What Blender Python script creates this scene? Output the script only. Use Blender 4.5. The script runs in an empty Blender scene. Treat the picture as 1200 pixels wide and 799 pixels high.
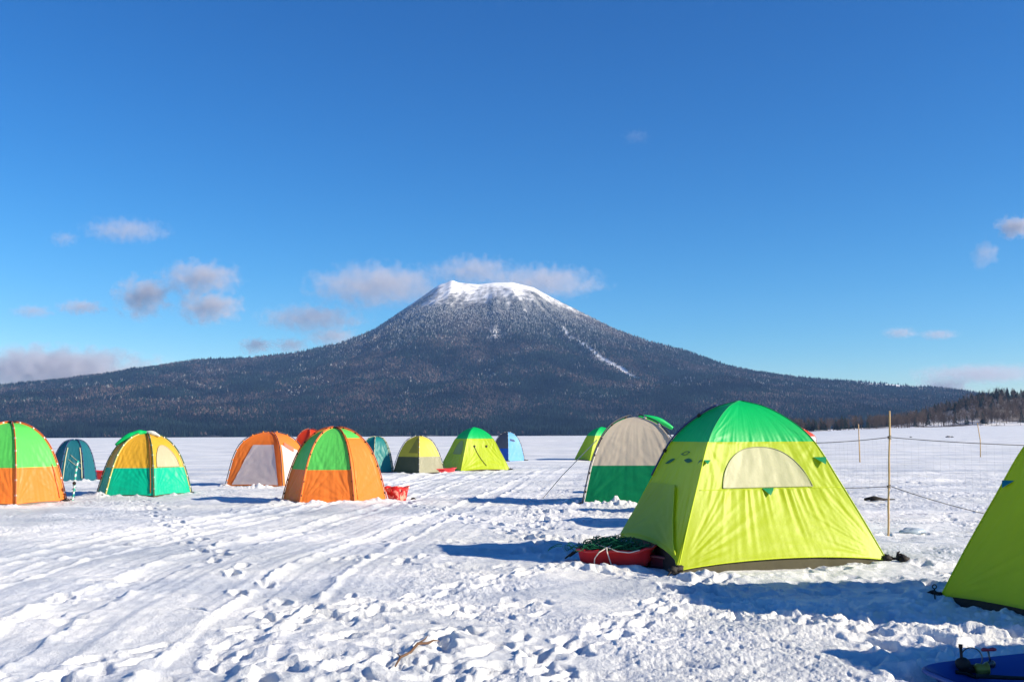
import bpy, math, random
import numpy as np
from mathutils import Vector, Matrix

R = math.radians
PI = math.pi
rng = np.random.default_rng(11)
random.seed(5)

# ------------------------------------------------------------------ camera, light, exposure
sc = bpy.context.scene
COL = sc.collection
cam_d = bpy.data.cameras.new('camera')
cam = bpy.data.objects.new('camera', cam_d)
COL.objects.link(cam)
cam_d.sensor_width = 36.0
cam_d.lens = 35.0
cam_d.clip_start = 0.05
cam_d.clip_end = 60000
cam.matrix_world = (Matrix.Translation((0, 0, 1.6)) @ Matrix.Rotation(R(95.41), 4, 'X') @ Matrix.Rotation(R(-0.25), 4, 'Z'))
sc.camera = cam

SUN_EL = R(25.5)
SUN_XY = Vector((0.96, -0.30)).normalized()
sun_dir = Vector((SUN_XY.x * math.cos(SUN_EL), SUN_XY.y * math.cos(SUN_EL), math.sin(SUN_EL)))
world = bpy.data.worlds.new('World')
sc.world = world
world.use_nodes = True
wn, wl = world.node_tree.nodes, world.node_tree.links
bg = wn['Background']
sky = wn.new('ShaderNodeTexSky')
sky.sky_type = 'NISHITA'
sky.sun_disc = False
sky.sun_elevation = SUN_EL
sky.sun_rotation = math.atan2(sun_dir.x, sun_dir.y)
sky.altitude = 400
sky.air_density = 1.0
sky.dust_density = 0.0
sky.ozone_density = 2.5
hs = wn.new('ShaderNodeHueSaturation')
hs.inputs['Saturation'].default_value = 1.22
hs.inputs['Hue'].default_value = 0.5
wl.new(sky.outputs[0], hs.inputs['Color'])
# deepen the blue of the cold, clear air, channel by channel
sep = wn.new('ShaderNodeSeparateColor'); cmb = wn.new('ShaderNodeCombineColor')
wl.new(hs.outputs[0], sep.inputs[0])
for ch, (gain, ex) in enumerate(((.178, 1.88), (.460, 1.34), (.73, 1.15))):
    pw_ = wn.new('ShaderNodeMath'); pw_.operation = 'POWER'; pw_.inputs[1].default_value = ex
    ml_ = wn.new('ShaderNodeMath'); ml_.operation = 'MULTIPLY'; ml_.inputs[1].default_value = gain
    wl.new(sep.outputs[ch], pw_.inputs[0]); wl.new(pw_.outputs[0], ml_.inputs[0]); wl.new(ml_.outputs[0], cmb.inputs[ch])
wl.new(cmb.outputs[0], bg.inputs['Color'])
bg.inputs['Strength'].default_value = 0.085

sun_d = bpy.data.lights.new('sun', 'SUN')
sun_d.energy = 5.0
sun_d.angle = R(0.53)
sun_d.color = (1.0, 0.87, 0.66)
sun = bpy.data.objects.new('sun', sun_d)
COL.objects.link(sun)
sun.rotation_euler = sun_dir.to_track_quat('Z', 'Y').to_euler()
sun.location = (20, -5, 30)

sc.view_settings.view_transform = 'Standard'
sc.view_settings.look = 'None'
sc.view_settings.exposure = 0.87
sc.view_settings.gamma = 1.0
sc.view_settings.use_curve_mapping = False
sc.cycles.max_bounces = 6
sc.cycles.diffuse_bounces = 3
sc.cycles.transparent_max_bounces = 12
sc.cycles.volume_bounces = 1

# ------------------------------------------------------------------ noise
def _h(ix, iy, s):
    n = (ix.astype(np.int64) * 374761393 + iy.astype(np.int64) * 668265263 + s * 1442695041) & 0x7fffffff
    n = ((n ^ (n >> 13)) * 1274126177) & 0x7fffffff
    n = (n ^ (n >> 16)) & 0x7fffffff
    return n

def gn(x, y, s=0):
    """gradient noise, about -1..1"""
    x = np.asarray(x, float); y = np.asarray(y, float)
    x, y = np.broadcast_arrays(x, y)
    ix = np.floor(x); iy = np.floor(y)
    fx = x - ix; fy = y - iy
    ux = fx * fx * fx * (fx * (fx * 6 - 15) + 10)
    uy = fy * fy * fy * (fy * (fy * 6 - 15) + 10)
    out = 0
    for dx in (0, 1):
        for dy in (0, 1):
            a = _h(ix + dx, iy + dy, s) * (2 * PI / 0x7fffffff)
            g = np.cos(a) * (fx - dx) + np.sin(a) * (fy - dy)
            w = (ux if dx else 1 - ux) * (uy if dy else 1 - uy)
            out = out + g * w
    return out * 1.5

def fbm(x, y, s=0, o=4, g=0.5):
    a, f, t = 1.0, 1.0, 0
    for k in range(o):
        t = t + a * gn(x * f, y * f, s + k * 7)
        a *= g; f *= 2.03
    return t

def sstep(a, b, x):
    t = np.clip((x - a) / (b - a), 0, 1)
    return t * t * (3 - 2 * t)

# ------------------------------------------------------------------ mesh helpers
def np_mesh(name, V, F, mat=None, parent=None, smooth=True, cols=None, mats=None, midx=None):
    """V (n,3), F (m,3|4) int array, or a list of such arrays"""
    if not isinstance(F, (list, tuple)):
        F = [F]
    F = [np.asarray(f, np.int32) for f in F if len(f)]
    me = bpy.data.meshes.new(name)
    V = np.asarray(V, np.float32)
    me.vertices.add(len(V)); me.vertices.foreach_set('co', V.ravel())
    idx = np.concatenate([f.ravel() for f in F])
    tot = np.concatenate([np.full(len(f), f.shape[1], np.int32) for f in F])
    st = np.concatenate([[0], np.cumsum(tot)[:-1]]).astype(np.int32)
    me.loops.add(len(idx)); me.loops.foreach_set('vertex_index', idx)
    me.polygons.add(len(tot)); me.polygons.foreach_set('loop_start', st)
    try:
        me.polygons.foreach_set('loop_total', tot)
    except Exception:
        pass
    me.polygons.foreach_set('use_smooth', np.full(len(tot), smooth))
    if cols is not None:
        at = me.color_attributes.new('col', 'FLOAT_COLOR', 'POINT')
        c = np.ones((len(V), 4), np.float32); c[:, :3] = cols
        at.data.foreach_set('color', c.ravel())
    if mat: me.materials.append(mat)
    if mats:
        for m in mats: me.materials.append(m)
        me.polygons.foreach_set('material_index', midx)
    me.update(calc_edges=True); me.validate()
    o = bpy.data.objects.new(name, me)
    COL.objects.link(o)
    if parent: o.parent = parent
    return o

class MB:
    def __init__(s): s.V = []; s.F4 = []; s.F3 = []; s.n = 0
    def add(s, V, F4=(), F3=()):
        V = np.asarray(V, float).reshape(-1, 3)
        if len(F4): s.F4.append(np.asarray(F4, int) + s.n)
        if len(F3): s.F3.append(np.asarray(F3, int) + s.n)
        s.V.append(V); s.n += len(V)
    def grid(s, P):
        a, b = P.shape[:2]
        i = np.arange(a * b).reshape(a, b)
        F = np.stack([i[:-1, :-1], i[:-1, 1:], i[1:, 1:], i[1:, :-1]], -1).reshape(-1, 4)
        s.add(P.reshape(-1, 3), F)
    def tube(s, pts, r, n=8, cap=True):
        P = np.asarray(pts, float); m = len(P)
        rr = np.full(m, r, float) if np.isscalar(r) else np.asarray(r, float)
        T = np.gradient(P, axis=0); T /= np.linalg.norm(T, axis=1)[:, None] + 1e-12
        up = np.array([0, 0, 1.]) if abs(T[0][2]) < .9 else np.array([1., 0, 0])
        rows = []
        u = np.cross(T[0], up); u /= np.linalg.norm(u)
        for k in range(m):
            u = u - T[k] * np.dot(u, T[k]); u /= np.linalg.norm(u) + 1e-12
            v = np.cross(T[k], u)
            a = np.arange(n) * 2 * PI / n
            rows.append(P[k] + rr[k] * (np.cos(a)[:, None] * u + np.sin(a)[:, None] * v))
        base = s.n
        V = np.concatenate(rows)
        F = [(k * n + j, k * n + (j + 1) % n, (k + 1) * n + (j + 1) % n, (k + 1) * n + j) for k in range(m - 1) for j in range(n)]
        F3 = []
        if cap:
            V = np.concatenate([V, P[:1], P[-1:]])
            c0, c1 = m * n, m * n + 1
            F3 = [(c0, (j + 1) % n, j) for j in range(n)] + [(c1, (m - 1) * n + j, (m - 1) * n + (j + 1) % n) for j in range(n)]
        s.add(V, F, F3)
    def box(s, c, sz, rot=None, bev=0.12):
        """box with chamfered vertical silhouette: octagonal loft"""
        c = np.asarray(c, float); h = np.asarray(sz, float) / 2
        b = min(h) * bev
        rows = []
        for z, k in ((-h[2], 1), (-h[2] + b, 0), (h[2] - b, 0), (h[2], 1)):
            x, y = h[0] - k * b, h[1] - k * b
            rows.append([(x - b, -y, z), (x, -y + b, z), (x, y - b, z), (x - b, y, z), (-x + b, y, z), (-x, y - b, z), (-x, -y + b, z), (-x + b, -y, z)])
        V = np.array(rows).reshape(-1, 3)
        if rot is not None: V = V @ np.array(rot).T
        V += c
        F = [(k * 8 + j, k * 8 + (j + 1) % 8, (k + 1) * 8 + (j + 1) % 8, (k + 1) * 8 + j) for k in range(3) for j in range(8)]
        F3 = [(0, j + 1, j) for j in range(1, 7)] + [(24, 24 + j, 25 + j) for j in range(1, 7)]
        s.add(V, F, F3)
    def blob(s, c, r, sc_=(1, 1, 1), n=14, nz=9, rough=.15, seed=0):
        th = np.linspace(0, PI, nz)[:, None]; ph = (np.arange(n + 1) % n * 2 * PI / n)[None, :]
        d = np.stack([np.sin(th) * np.cos(ph), np.sin(th) * np.sin(ph), np.cos(th) + 0 * ph], -1)
        k = 1 + rough * gn(d[..., 0] * 2 + seed * 3.1, d[..., 1] * 2 + d[..., 2] * 2.3, seed)
        s.grid((np.asarray(c) + d * k[..., None] * r * np.asarray(sc_))[:, ::-1])
    def build(s, name, mat, parent=None, smooth=True):
        V = np.concatenate(s.V)
        F = []
        if s.F4: F.append(np.concatenate(s.F4))
        if s.F3: F.append(np.concatenate(s.F3))
        return np_mesh(name, V, F, mat, parent, smooth)

def tag(o, label, cat, group=None, kind=None):
    if label: o['label'] = label
    if cat: o['category'] = cat
    if group: o['group'] = group
    if kind: o['kind'] = kind
    return o

def empty(name, loc, label, cat, group=None):
    o = bpy.data.objects.new(name, None)
    o.empty_display_size = .3
    COL.objects.link(o); o.location = loc
    return tag(o, label, cat, group)

# ------------------------------------------------------------------ materials
def mat_new(name):
    m = bpy.data.materials.new(name); m.use_nodes = True
    nt = m.node_tree
    return m, nt.nodes, nt.links, nt.nodes['Principled BSDF'], nt.nodes['Material Output']

def plain(name, col, rough=.6, spec=.3, var=.15, scale=20, bump=.2, metal=0):
    m, n, l, p, out = mat_new(name)
    p.inputs['Roughness'].default_value = rough
    p.inputs['Specular IOR Level'].default_value = spec
    p.inputs['Metallic'].default_value = metal
    tc = n.new('ShaderNodeTexCoord')
    nz = n.new('ShaderNodeTexNoise'); nz.inputs['Scale'].default_value = scale; nz.inputs['Detail'].default_value = 4
    l.new(tc.outputs['Object'], nz.inputs['Vector'])
    mx = n.new('ShaderNodeMix'); mx.data_type = 'RGBA'
    mx.inputs[6].default_value = tuple(c * (1 - var) for c in col) + (1,)
    mx.inputs[7].default_value = tuple(min(1, c * (1 + var)) for c in col) + (1,)
    l.new(nz.outputs['Fac'], mx.inputs[0]); l.new(mx.outputs[2], p.inputs['Base Color'])
    if bump:
        b = n.new('ShaderNodeBump'); b.inputs['Strength'].default_value = bump; b.inputs['Distance'].default_value = .01
        l.new(nz.outputs['Fac'], b.inputs['Height']); l.new(b.outputs[0], p.inputs['Normal'])
    return m

_fab = {}
def fabric(col, tr=.32, rough=.45):
    key = (col, tr)
    if key in _fab: return _fab[key]
    m, n, l, p, out = mat_new('tent_fabric')
    p.inputs['Roughness'].default_value = rough
    p.inputs['Specular IOR Level'].default_value = .35
    tc = n.new('ShaderNodeTexCoord')
    nz = n.new('ShaderNodeTexNoise'); nz.inputs['Scale'].default_value = 2.2; nz.inputs['Detail'].default_value = 6; nz.inputs['Roughness'].default_value = .6
    l.new(tc.outputs['Object'], nz.inputs['Vector'])
    mx = n.new('ShaderNodeMix'); mx.data_type = 'RGBA'
    mx.inputs[6].default_value = tuple(c * .90 for c in col) + (1,)
    mx.inputs[7].default_value = tuple(min(1, c * 1.08) for c in col) + (1,)
    l.new(nz.outputs['Fac'], mx.inputs[0]); l.new(mx.outputs[2], p.inputs['Base Color'])
    wv = n.new('ShaderNodeTexNoise'); wv.inputs['Scale'].default_value = 14; wv.inputs['Detail'].default_value = 8
    l.new(tc.outputs['Object'], wv.inputs['Vector'])
    b = n.new('ShaderNodeBump'); b.inputs['Strength'].default_value = .22; b.inputs['Distance'].default_value = .012
    l.new(wv.outputs['Fac'], b.inputs['Height']); l.new(b.outputs[0], p.inputs['Normal'])
    t = n.new('ShaderNodeBsdfTranslucent'); l.new(mx.outputs[2], t.inputs['Color']); l.new(b.outputs[0], t.inputs['Normal'])
    ms = n.new('ShaderNodeMixShader'); ms.inputs[0].default_value = tr
    l.new(p.outputs[0], ms.inputs[1]); l.new(t.outputs[0], ms.inputs[2]); l.new(ms.outputs[0], out.inputs['Surface'])
    _fab[key] = m
    return m

def vcol_mat(name, rough=.9, spec=.1, bump=None):
    m, n, l, p, out = mat_new(name)
    a = n.new('ShaderNodeVertexColor'); a.layer_name = 'col'
    l.new(a.outputs['Color'], p.inputs['Base Color'])
    p.inputs['Roughness'].default_value = rough; p.inputs['Specular IOR Level'].default_value = spec
    return m

def snow_mat():
    m, n, l, p, out = mat_new('snow')
    tc = n.new('ShaderNodeTexCoord')
    def noise(scale, det, sx=1, sy=1, rough=.55):
        mp = n.new('ShaderNodeMapping'); mp.inputs['Scale'].default_value = (sx, sy, 1)
        l.new(tc.outputs['Object'], mp.inputs['Vector'])
        z = n.new('ShaderNodeTexNoise'); z.inputs['Scale'].default_value = scale; z.inputs['Detail'].default_value = det; z.inputs['Roughness'].default_value = rough
        l.new(mp.outputs[0], z.inputs['Vector']); return z
    big = noise(.35, 5)
    r = n.new('ShaderNodeValToRGB')
    r.color_ramp.elements[0].position = .32; r.color_ramp.elements[0].color = (.70, .72, .72, 1)
    r.color_ramp.elements[1].position = .62; r.color_ramp.elements[1].color = (.86, .87, .88, 1)
    l.new(big.outputs['Fac'], r.inputs['Fac'])
    # wind-blown bands on the open lake
    band = noise(.05, 7, 1, 8, .65)
    r2 = n.new('ShaderNodeValToRGB')
    r2.color_ramp.elements[0].position = .38; r2.color_ramp.elements[0].color = (.68, .72, .79, 1)
    r2.color_ramp.elements[1].position = .60; r2.color_ramp.elements[1].color = (1, 1, 1, 1)
    l.new(band.outputs['Fac'], r2.inputs['Fac'])
    mu = n.new('ShaderNodeMix'); mu.data_type = 'RGBA'; mu.blend_type = 'MULTIPLY'; mu.inputs[0].default_value = 1
    l.new(r.outputs[0], mu.inputs[6]); l.new(r2.outputs[0], mu.inputs[7])
    l.new(mu.outputs[2], p.inputs['Base Color'])
    fine = noise(60, 6, rough=.7); mid = noise(9, 6, rough=.6)
    b1 = n.new('ShaderNodeBump'); b1.inputs['Strength'].default_value = .6; b1.inputs['Distance'].default_value = .035
    l.new(mid.outputs['Fac'], b1.inputs['Height'])
    b2 = n.new('ShaderNodeBump'); b2.inputs['Strength'].default_value = .8; b2.inputs['Distance'].default_value = .016
    l.new(fine.outputs['Fac'], b2.inputs['Height']); l.new(b1.outputs[0], b2.inputs['Normal'])
    l.new(b2.outputs[0], p.inputs['Normal'])
    p.inputs['Roughness'].default_value = .55
    p.inputs['Specular IOR Level'].default_value = .35
    return m
SNOW = snow_mat()

# ------------------------------------------------------------------ ground: one snow sheet
def bank(x, y):
    """the snow rising gently to the shore on the right"""
    rt = x / np.maximum(y, 1)
    top = np.interp(rt, [.15, .24, .307, .375, .47, .6, 1.2], [0, 1.5, 4.2, 6.8, 8.6, 9.6, 12])
    return np.where(y > 1, top * sstep(420, 1000, y), 0)

def trackline(y):
    return np.interp(y, [3, 6, 9, 13, 17, 21, 27, 34, 45, 60, 90], [-4.0, -4.3, -4.6, -4.6, -4.2, -3.6, -2.9, -2.2, -1.2, 1.0, 5])

def base_h(x, y):
    r = np.hypot(x, y)
    k = 1 - sstep(60, 400, r)
    h = .05 * fbm(x * .16, y * .22, 3, 2)
    h = h * k
    return h + bank(x, y)

na_f = 1500
ang = np.concatenate([np.linspace(-180, -42, 40)[:-1], np.linspace(-42, -33, 90)[:-1], np.linspace(-33, 33, na_f), np.linspace(33, 42, 90)[1:], np.linspace(42, 180, 40)[1:]])
rad = [0.4, .8, 1.3, 1.8, 2.3, 2.8, 3.2, 3.6]
while rad[-1] < 45: rad.append(rad[-1] * 1.0034)
while rad[-1] < 420: rad.append(rad[-1] * 1.012)
while rad[-1] < 16000: rad.append(rad[-1] * 1.05)
rad = np.array(rad)
A, RR = np.meshgrid(np.radians(ang), rad)
GX = np.sin(A) * RR; GY = np.cos(A) * RR
near = len(rad[rad < 60]); midn = len(rad[rad < 450])
H = base_h(GX, GY)
x = GX[:near]; y = GY[:near]; r = RR[:near]
fade = (1 - sstep(45, 60, r)) * sstep(2.5, 4, r)
# trampled area, smooth icy patches, tracks
patch = sstep(-.18, .30, fbm(x * .33 + 4, y * .28, 21, 3) + .10)
tramp = patch * (1 - .55 * sstep(24, 45, r))
s = x - trackline(y)
inside = sstep(-4.6, -3.4, s) * (1 - sstep(2.6, 4.2, s)) * sstep(4.8, 7, y)
sw = s + .10 * gn(y * .35, s * .3, 6) + .02 * gn(y * 2.3, s, 7)
n1 = gn(sw * 1.15, y * .012, 41)
berm = np.exp(-(n1 / .10) ** 2) * (.6 + .6 * gn(x * 3.1, y * 2.3, 46))
tr = .050 * berm + .024 * np.sign(n1) * np.abs(n1) ** .4 + gn(sw * 3.6, y * .04, 42) * .016 + gn(sw * 11, y * .08, 44) * .006 + berm * .018 * gn(x * 8, y * 8, 47)
cleat = .008 * gn(s * 2, y * 5, 45)
d = fbm(x * .9, y * .9, 50, 3) * .035
ch = 1 - np.abs(gn(x * 3.2, y * 3.2, 60)) * 1.6
ch2 = 1 - np.abs(gn(x * 7.5 + 3, y * 7.5, 61)) * 1.6
ch3 = gn(x * 17, y * 17, 62)
wx = x + .10 * gn(x * 4, y * 4, 66); wy = y + .10 * gn(x * 4, y * 4, 67)
rough = (.016 * gn(wx * 2.6, wy * 2.6, 60) - .015 * sstep(.28, .70, gn(wx * 4.2, wy * 4.2, 64)) - .010 * sstep(.25, .55, gn(wx * 8.5, wy * 8.5, 65)) + .010 * np.abs(gn(wx * 7, wy * 7, 61)) + .007 * ch3 + .007 * gn(x * 30 + 2 * gn(x * 5, y * 5, 68), y * 48, 63) + .0035 * gn(x * 62, y * 70, 69) * (1 - sstep(9, 14, r)))
drift = .03 * gn(x * .25, y * 1.1, 70) * sstep(10, 22, r)
H[:near] += fade * (d * (1 - .5 * inside) + rough * tramp * (1 - .82 * inside) + inside * (tr + cleat) + drift * (1 - inside) + .005 * fbm(x * 6, y * 6, 71, 3))
# far drifts up to 450 m
x = GX[near:midn]; y = GY[near:midn]; r = RR[near:midn]
H[near:midn] += (1 - sstep(300, 430, r)) * sstep(45, 60, r) * (.09 * fbm(x * .07, y * .35, 72, 4))
x = GX[:near]; y = GY[:near]; r = RR[:near]
# footprints
fa = np.radians(ang)
def footprint(px, py, az, L, W, dep):
    rr_ = math.hypot(px, py); aa = math.atan2(px, py)
    if rr_ < 4 or rr_ > 44: return
    i0 = np.searchsorted(rad, rr_ - .45); i1 = np.searchsorted(rad, rr_ + .45)
    da = .45 / rr_
    j0 = np.searchsorted(fa, aa - da); j1 = np.searchsorted(fa, aa + da)
    if j1 - j0 < 3: return
    dx = GX[i0:i1, j0:j1] - px; dy = GY[i0:i1, j0:j1] - py
    u = (dx * math.cos(az) + dy * math.sin(az)) / L; v = (-dx * math.sin(az) + dy * math.cos(az)) / W
    q = np.sqrt(u * u + v * v) * (1 + .35 * gn(GX[i0:i1, j0:j1] * 9, GY[i0:i1, j0:j1] * 9, 88))
    H[i0:i1, j0:j1] += -dep * (1 - sstep(.55, 1.15, q)) + dep * .22 * np.exp(-((q - 1.4) / .32) ** 2)
for k in range(2600):
    yy = 5.5 + 30 * rng.random() ** 1.7
    xx = rng.uniform(-.45, .56) * yy * 1.05
    if xx - np.interp(yy, [5, 12, 35], [-2.5, -2.2, -1.5]) < 0 and rng.random() < .86: continue
    if rng.random() > float(sstep(-.35, .15, fbm(np.array(xx * .4), np.array(yy * .4), 80, 2))): continue
    footprint(xx, yy, rng.uniform(0, PI), rng.uniform(.12, .19), rng.uniform(.05, .10), rng.uniform(.012, .05))
# walking trails
for (ax, ay, bx, by, n) in ((-3.5, 6.5, 1.0, 13, 22), (-.5, 6, 2.3, 11.2, 18), (3.3, 7.0, 1.0, 12.5, 16), (1, 14, -2.6, 24, 24), (.6, 12, .4, 26, 30), (2.8, 8.5, 7.5, 14.5, 18), (-2, 9, -9.5, 26, 30)):
    az = math.atan2(by - ay, bx - ax)
    for k in range(n):
        t = (k + .5) / n; sd = .13 * (-1) ** k
        footprint(ax + (bx - ax) * t - math.sin(az) * sd + rng.normal(0, .05), ay + (by - ay) * t + math.cos(az) * sd + rng.normal(0, .05), az + rng.normal(0, .15), .17, .075, rng.uniform(.05, .08))
# snow heaped along the tent skirts
def heap(px, py, rx, ry, h):
    rr_ = math.hypot(px, py); aa = math.atan2(px, py); ex = 2 * max(rx, ry)
    i0, i1 = np.searchsorted(rad, rr_ - ex), min(near, np.searchsorted(rad, rr_ + ex))
    j0, j1 = np.searchsorted(fa, aa - ex / rr_), np.searchsorted(fa, aa + ex / rr_)
    x, y = GX[i0:i1, j0:j1], GY[i0:i1, j0:j1]
    q = ((x - px) / rx) ** 2 + ((y - py) / ry) ** 2
    H[i0:i1, j0:j1] += h * np.exp(-q * 1.5) * (1 + .9 * gn(x * 5, y * 5, 90) + .4 * gn(x * 12, y * 12, 91))
for (px, py, rx, ry, h) in ((2.2, 11.35, .5, .22, .07), (3.1, 11.6, .7, .22, .03), (4.1, 11.95, .6, .25, .02), (1.2, 12.2, .8, .22, .05), (5.0, 12.4, .5, .3, .05), (4.2, 10.9, 1.2, .35, .04), (2.1, 11.1, .7, .25, .06), (3.6, 8.2, 1.5, .3, .04), (-.2, 13.9, 1.6, .2, -.05), (1.4, 22.6, 1.2, .25, .07), (2.5, 22.3, .8, .25, .06), (1.3, 18.2, 1.8, .25, .07), (1.2, 15.9, 1.8, .25, .06), (.9, 20.3, 1.8, .25, .06)):
    heap(px, py, rx, ry, h)
for (px, py, rr0) in ((-4.42, 24.95, 1.27), (-12.75, 25.4, 1.42), (-10.35, 28.25, 1.3), (-16.2, 37, .8), (-8.05, 33, 1.35), (2.95, 24.0, 1.5)):
    for k in range(16):
        a_ = rng.uniform(PI, 2 * PI)
        heap(px + math.cos(a_) * (rr0 + .12), py + math.sin(a_) * (rr0 + .12), rng.uniform(.15, .4), rng.uniform(.12, .2), rng.uniform(.02, .06))
q_ = (GX[:near] - 3.42) ** 2 / .85 ** 2 + (GY[:near] - 6.46) ** 2 / .45 ** 2
k_ = 1 - sstep(.7, 1.4, q_)
H[:near] = H[:near] * (1 - k_) + (-.02) * k_
P = np.stack([GX, GY, H], -1)
nr, nc = P.shape[:2]
i = np.arange(nr * nc).reshape(nr, nc)
Fg = np.stack([i[:-1, :-1], i[:-1, 1:], i[1:, 1:], i[1:, :-1]], -1).reshape(-1, 4)[:, ::-1]
j = i[0]
Fc = np.stack([j[:-1], j[1:], np.full(nc - 1, nr * nc)], -1)[:, ::-1]
V = np.concatenate([P.reshape(-1, 3), [[0, 0, 0.]]])
g = np_mesh('ground', V, [Fg, Fc], SNOW); g['kind'] = 'structure'
Hfull = H

def gz(px, py):
    """height of the finished sheet at one spot, averaged a little"""
    rr_ = math.hypot(px, py); aa = math.atan2(px, py)
    i0 = np.searchsorted(rad, rr_); j0 = np.searchsorted(fa, aa)
    return float(Hfull[max(0, i0 - 6):i0 + 6, max(0, j0 - 8):j0 + 8].mean())

# ------------------------------------------------------------------ mountain
PK = np.array([(-5600, 150), (-4111, 224), (-3599, 263), (-3087, 297), (-2779, 331), (-2421, 386), (-2113, 432), (-1908, 466), (-1548, 478), (-1290, 505), (-1033, 561), (-827, 649), (-621, 790), (-518, 862), (-440, 915), (-404, 925), (-362, 944), (-325, 928), (-206, 916), (-102, 926), (2, 927), (131, 895), (235, 837), (415, 747), (621, 642), (826, 564), (1032, 511), (1287, 417), (1543, 364), (1851, 327), (2262, 299), (2414, 262), (2592, 205), (2820, 143), (3073, 90), (4093, 40), (5600, 30)], float)
YR, YS = 6000., 2650.
def mountain_h(X, Y):
    p = np.interp(X, PK[:, 0], PK[:, 1])
    u = np.clip((YR - Y) / (YR - YS), 0, 1)
    # concave cone; the lower flanks hold up longer
    e = np.interp(p, [100, 400, 950], [1.0, 1.25, 1.9])
    h = p * (1 - u) ** e
    ax, ay = X + 140, Y - 6150
    th = np.arctan2(ax, -ay); rr = np.hypot(ax, ay)
    gul = (gn(th * 5.5, rr * .0005, 100) * 26 + gn(th * 13, rr * .0012, 101) * 16 + gn(th * 30, rr * .003, 104) * 7)
    k = np.sin(np.clip(u, 0, 1) * PI) ** .7
    gul = gul * (1 - .65 * sstep(620, 850, h))
    h += gul * k * np.clip(p / 600, .25, 1.1)
    h += k * (fbm(X * .0016, Y * .0016, 102, 4) * 42 * np.clip(p / 500, .3, 1))
    # the shoulder below the rim
    h += 48 * np.exp(-(((X - 60) / 170) ** 2 + ((Y - 5720) / 150) ** 2))
    back = np.clip((Y - YR) / 2400, 0, 1)
    h = np.where(Y > YR, p * (1 - back) ** 1.2 - 20 * sstep(0, .1, back), h)
    h += 5 * fbm(X * .012, Y * .012, 103, 2) * sstep(0, .1, u)
    return np.maximum(h, 0) - 1.5 * (u > .999) - 3 * (Y <= YS)
mx_ = np.linspace(-5600, 5600, 900); my_ = np.concatenate([np.linspace(2600, 6000, 380), np.linspace(6015, 8400, 60)])
MX, MY = np.meshgrid(mx_, my_)
MH = mountain_h(MX, MY)
def snowness(X, Y, h):
    n = fbm(X * .006, Y * .006, 110, 4)
    th = np.arctan2(X + 140, 6150 - Y); rr = np.hypot(X + 140, Y - 6150)
    streak = gn(th * 26, rr * .0012, 112)
    n2 = fbm(X * .03, Y * .03, 113, 3)
    s = sstep(690, 925, h + 70 * n + 55 * streak + 75 * n2)
    # avalanche gully on the right face
    t = np.clip((X - 230) / (640 - 230), 0, 1)
    yy = 5500 - t * 1080
    g_ = np.exp(-((Y - yy) / (70 + 60 * t)) ** 2) * (X > 230) * (X < 660)
    lx = X - (230 + (5500 - Y) / 1080 * 410)
    lx = lx + 14 * gn(Y * .006, Y * 0, 119)
    g_ = np.exp(-(lx / (8 + 11 * np.clip((5500 - Y) / 1080, 0, 1))) ** 2) * sstep(-1.3, -.5, n2 + n) * sstep(4380, 4460, Y) * (1 - sstep(5330, 5480, Y))
    g2 = np.exp(-((X + 90) / 28) ** 2 - ((Y - 5150) / 130) ** 2) * .8
    g3 = np.exp(-((X - 2330) / 260) ** 2 - ((Y - 5700) / 220) ** 2) * sstep(-.6, -.1, gn(X * .010, Y * .006, 118)) * 2.6
    return np.clip(s + 1.1 * g_ * (n > -.75) + g2 * (n > -.2) + g3, 0, 1)
SN = snowness(MX, MY, MH)
brown = sstep(-.2, .35, fbm(MX * .0022, MY * .0030, 120, 4))[..., None]
c_for = np.array([.010, .014, .018]) * (1 - brown) + np.array([.030, .026, .028]) * brown
spk = sstep(.15, .5, fbm(MX * .02, MY * .02, 121, 3))[..., None] * .10
c_for = c_for * (1 - spk) + np.array([.6, .62, .65]) * spk
c = c_for * (1 - SN[..., None]) + np.array([.84, .85, .87]) * SN[..., None]
P = np.stack([MX, MY, MH], -1)
nr, nc = MX.shape
i = np.arange(nr * nc).reshape(nr, nc)
F = np.stack([i[:-1, :-1], i[:-1, 1:], i[1:, 1:], i[1:, :-1]], -1).reshape(-1, 4)
M_mt = vcol_mat('mountain_ground')
o = np_mesh('mountain', P.reshape(-1, 3), F, M_mt, cols=c.reshape(-1, 3)); o['kind'] = 'structure'

# forest on the mountain: small conifers and bare trees
el = (MH - 1.6) / MY
dpx = np.clip(np.diff(el, axis=0), 0, None)[:, :-1]
inview = (np.abs(MX / MY) < .62)[:-1, :-1]
w = (dpx + 2e-6) * (mx_[1] - mx_[0]) / MY[:-1, :-1] * inview * (my_[:-1] < 6010)[:, None]
w[:14] *= 2.0
NT = 170000
pick = rng.choice(w.size, NT, p=(w / w.sum()).ravel())
pr, pc = np.unravel_index(pick, w.shape)
tx = mx_[pc] + rng.random(NT) * (mx_[1] - mx_[0]); ty = my_[pr] + rng.random(NT) * (my_[np.minimum(pr + 1, len(my_) - 1)] - my_[pr])
tz = mountain_h(tx, ty)
sn = snowness(tx, ty, tz)
keep = (rng.random(NT) > sn * 1.12) & (tz < 885) & (ty > 2660)
tx, ty, tz, sn = tx[keep], ty[keep], tz[keep], sn[keep]
NT = len(tx)
br = sstep(-.25, .3, fbm(tx * .0022, ty * .0030, 120, 4) + .12 * rng.normal(size=NT))
foot = 1 - sstep(20, 60, tz)
br = np.maximum(br, .9 * np.exp(-((tz - 95 - 25 * fbm(tx * .002, ty * .002, 127, 2)) / 30) ** 2) * sstep(-.3, .2, fbm(tx * .0015, ty * .001, 128, 2)))
br = br * (1 - .9 * foot * (rng.random(NT) < .85))
isb = rng.random(NT) < br * .8
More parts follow.
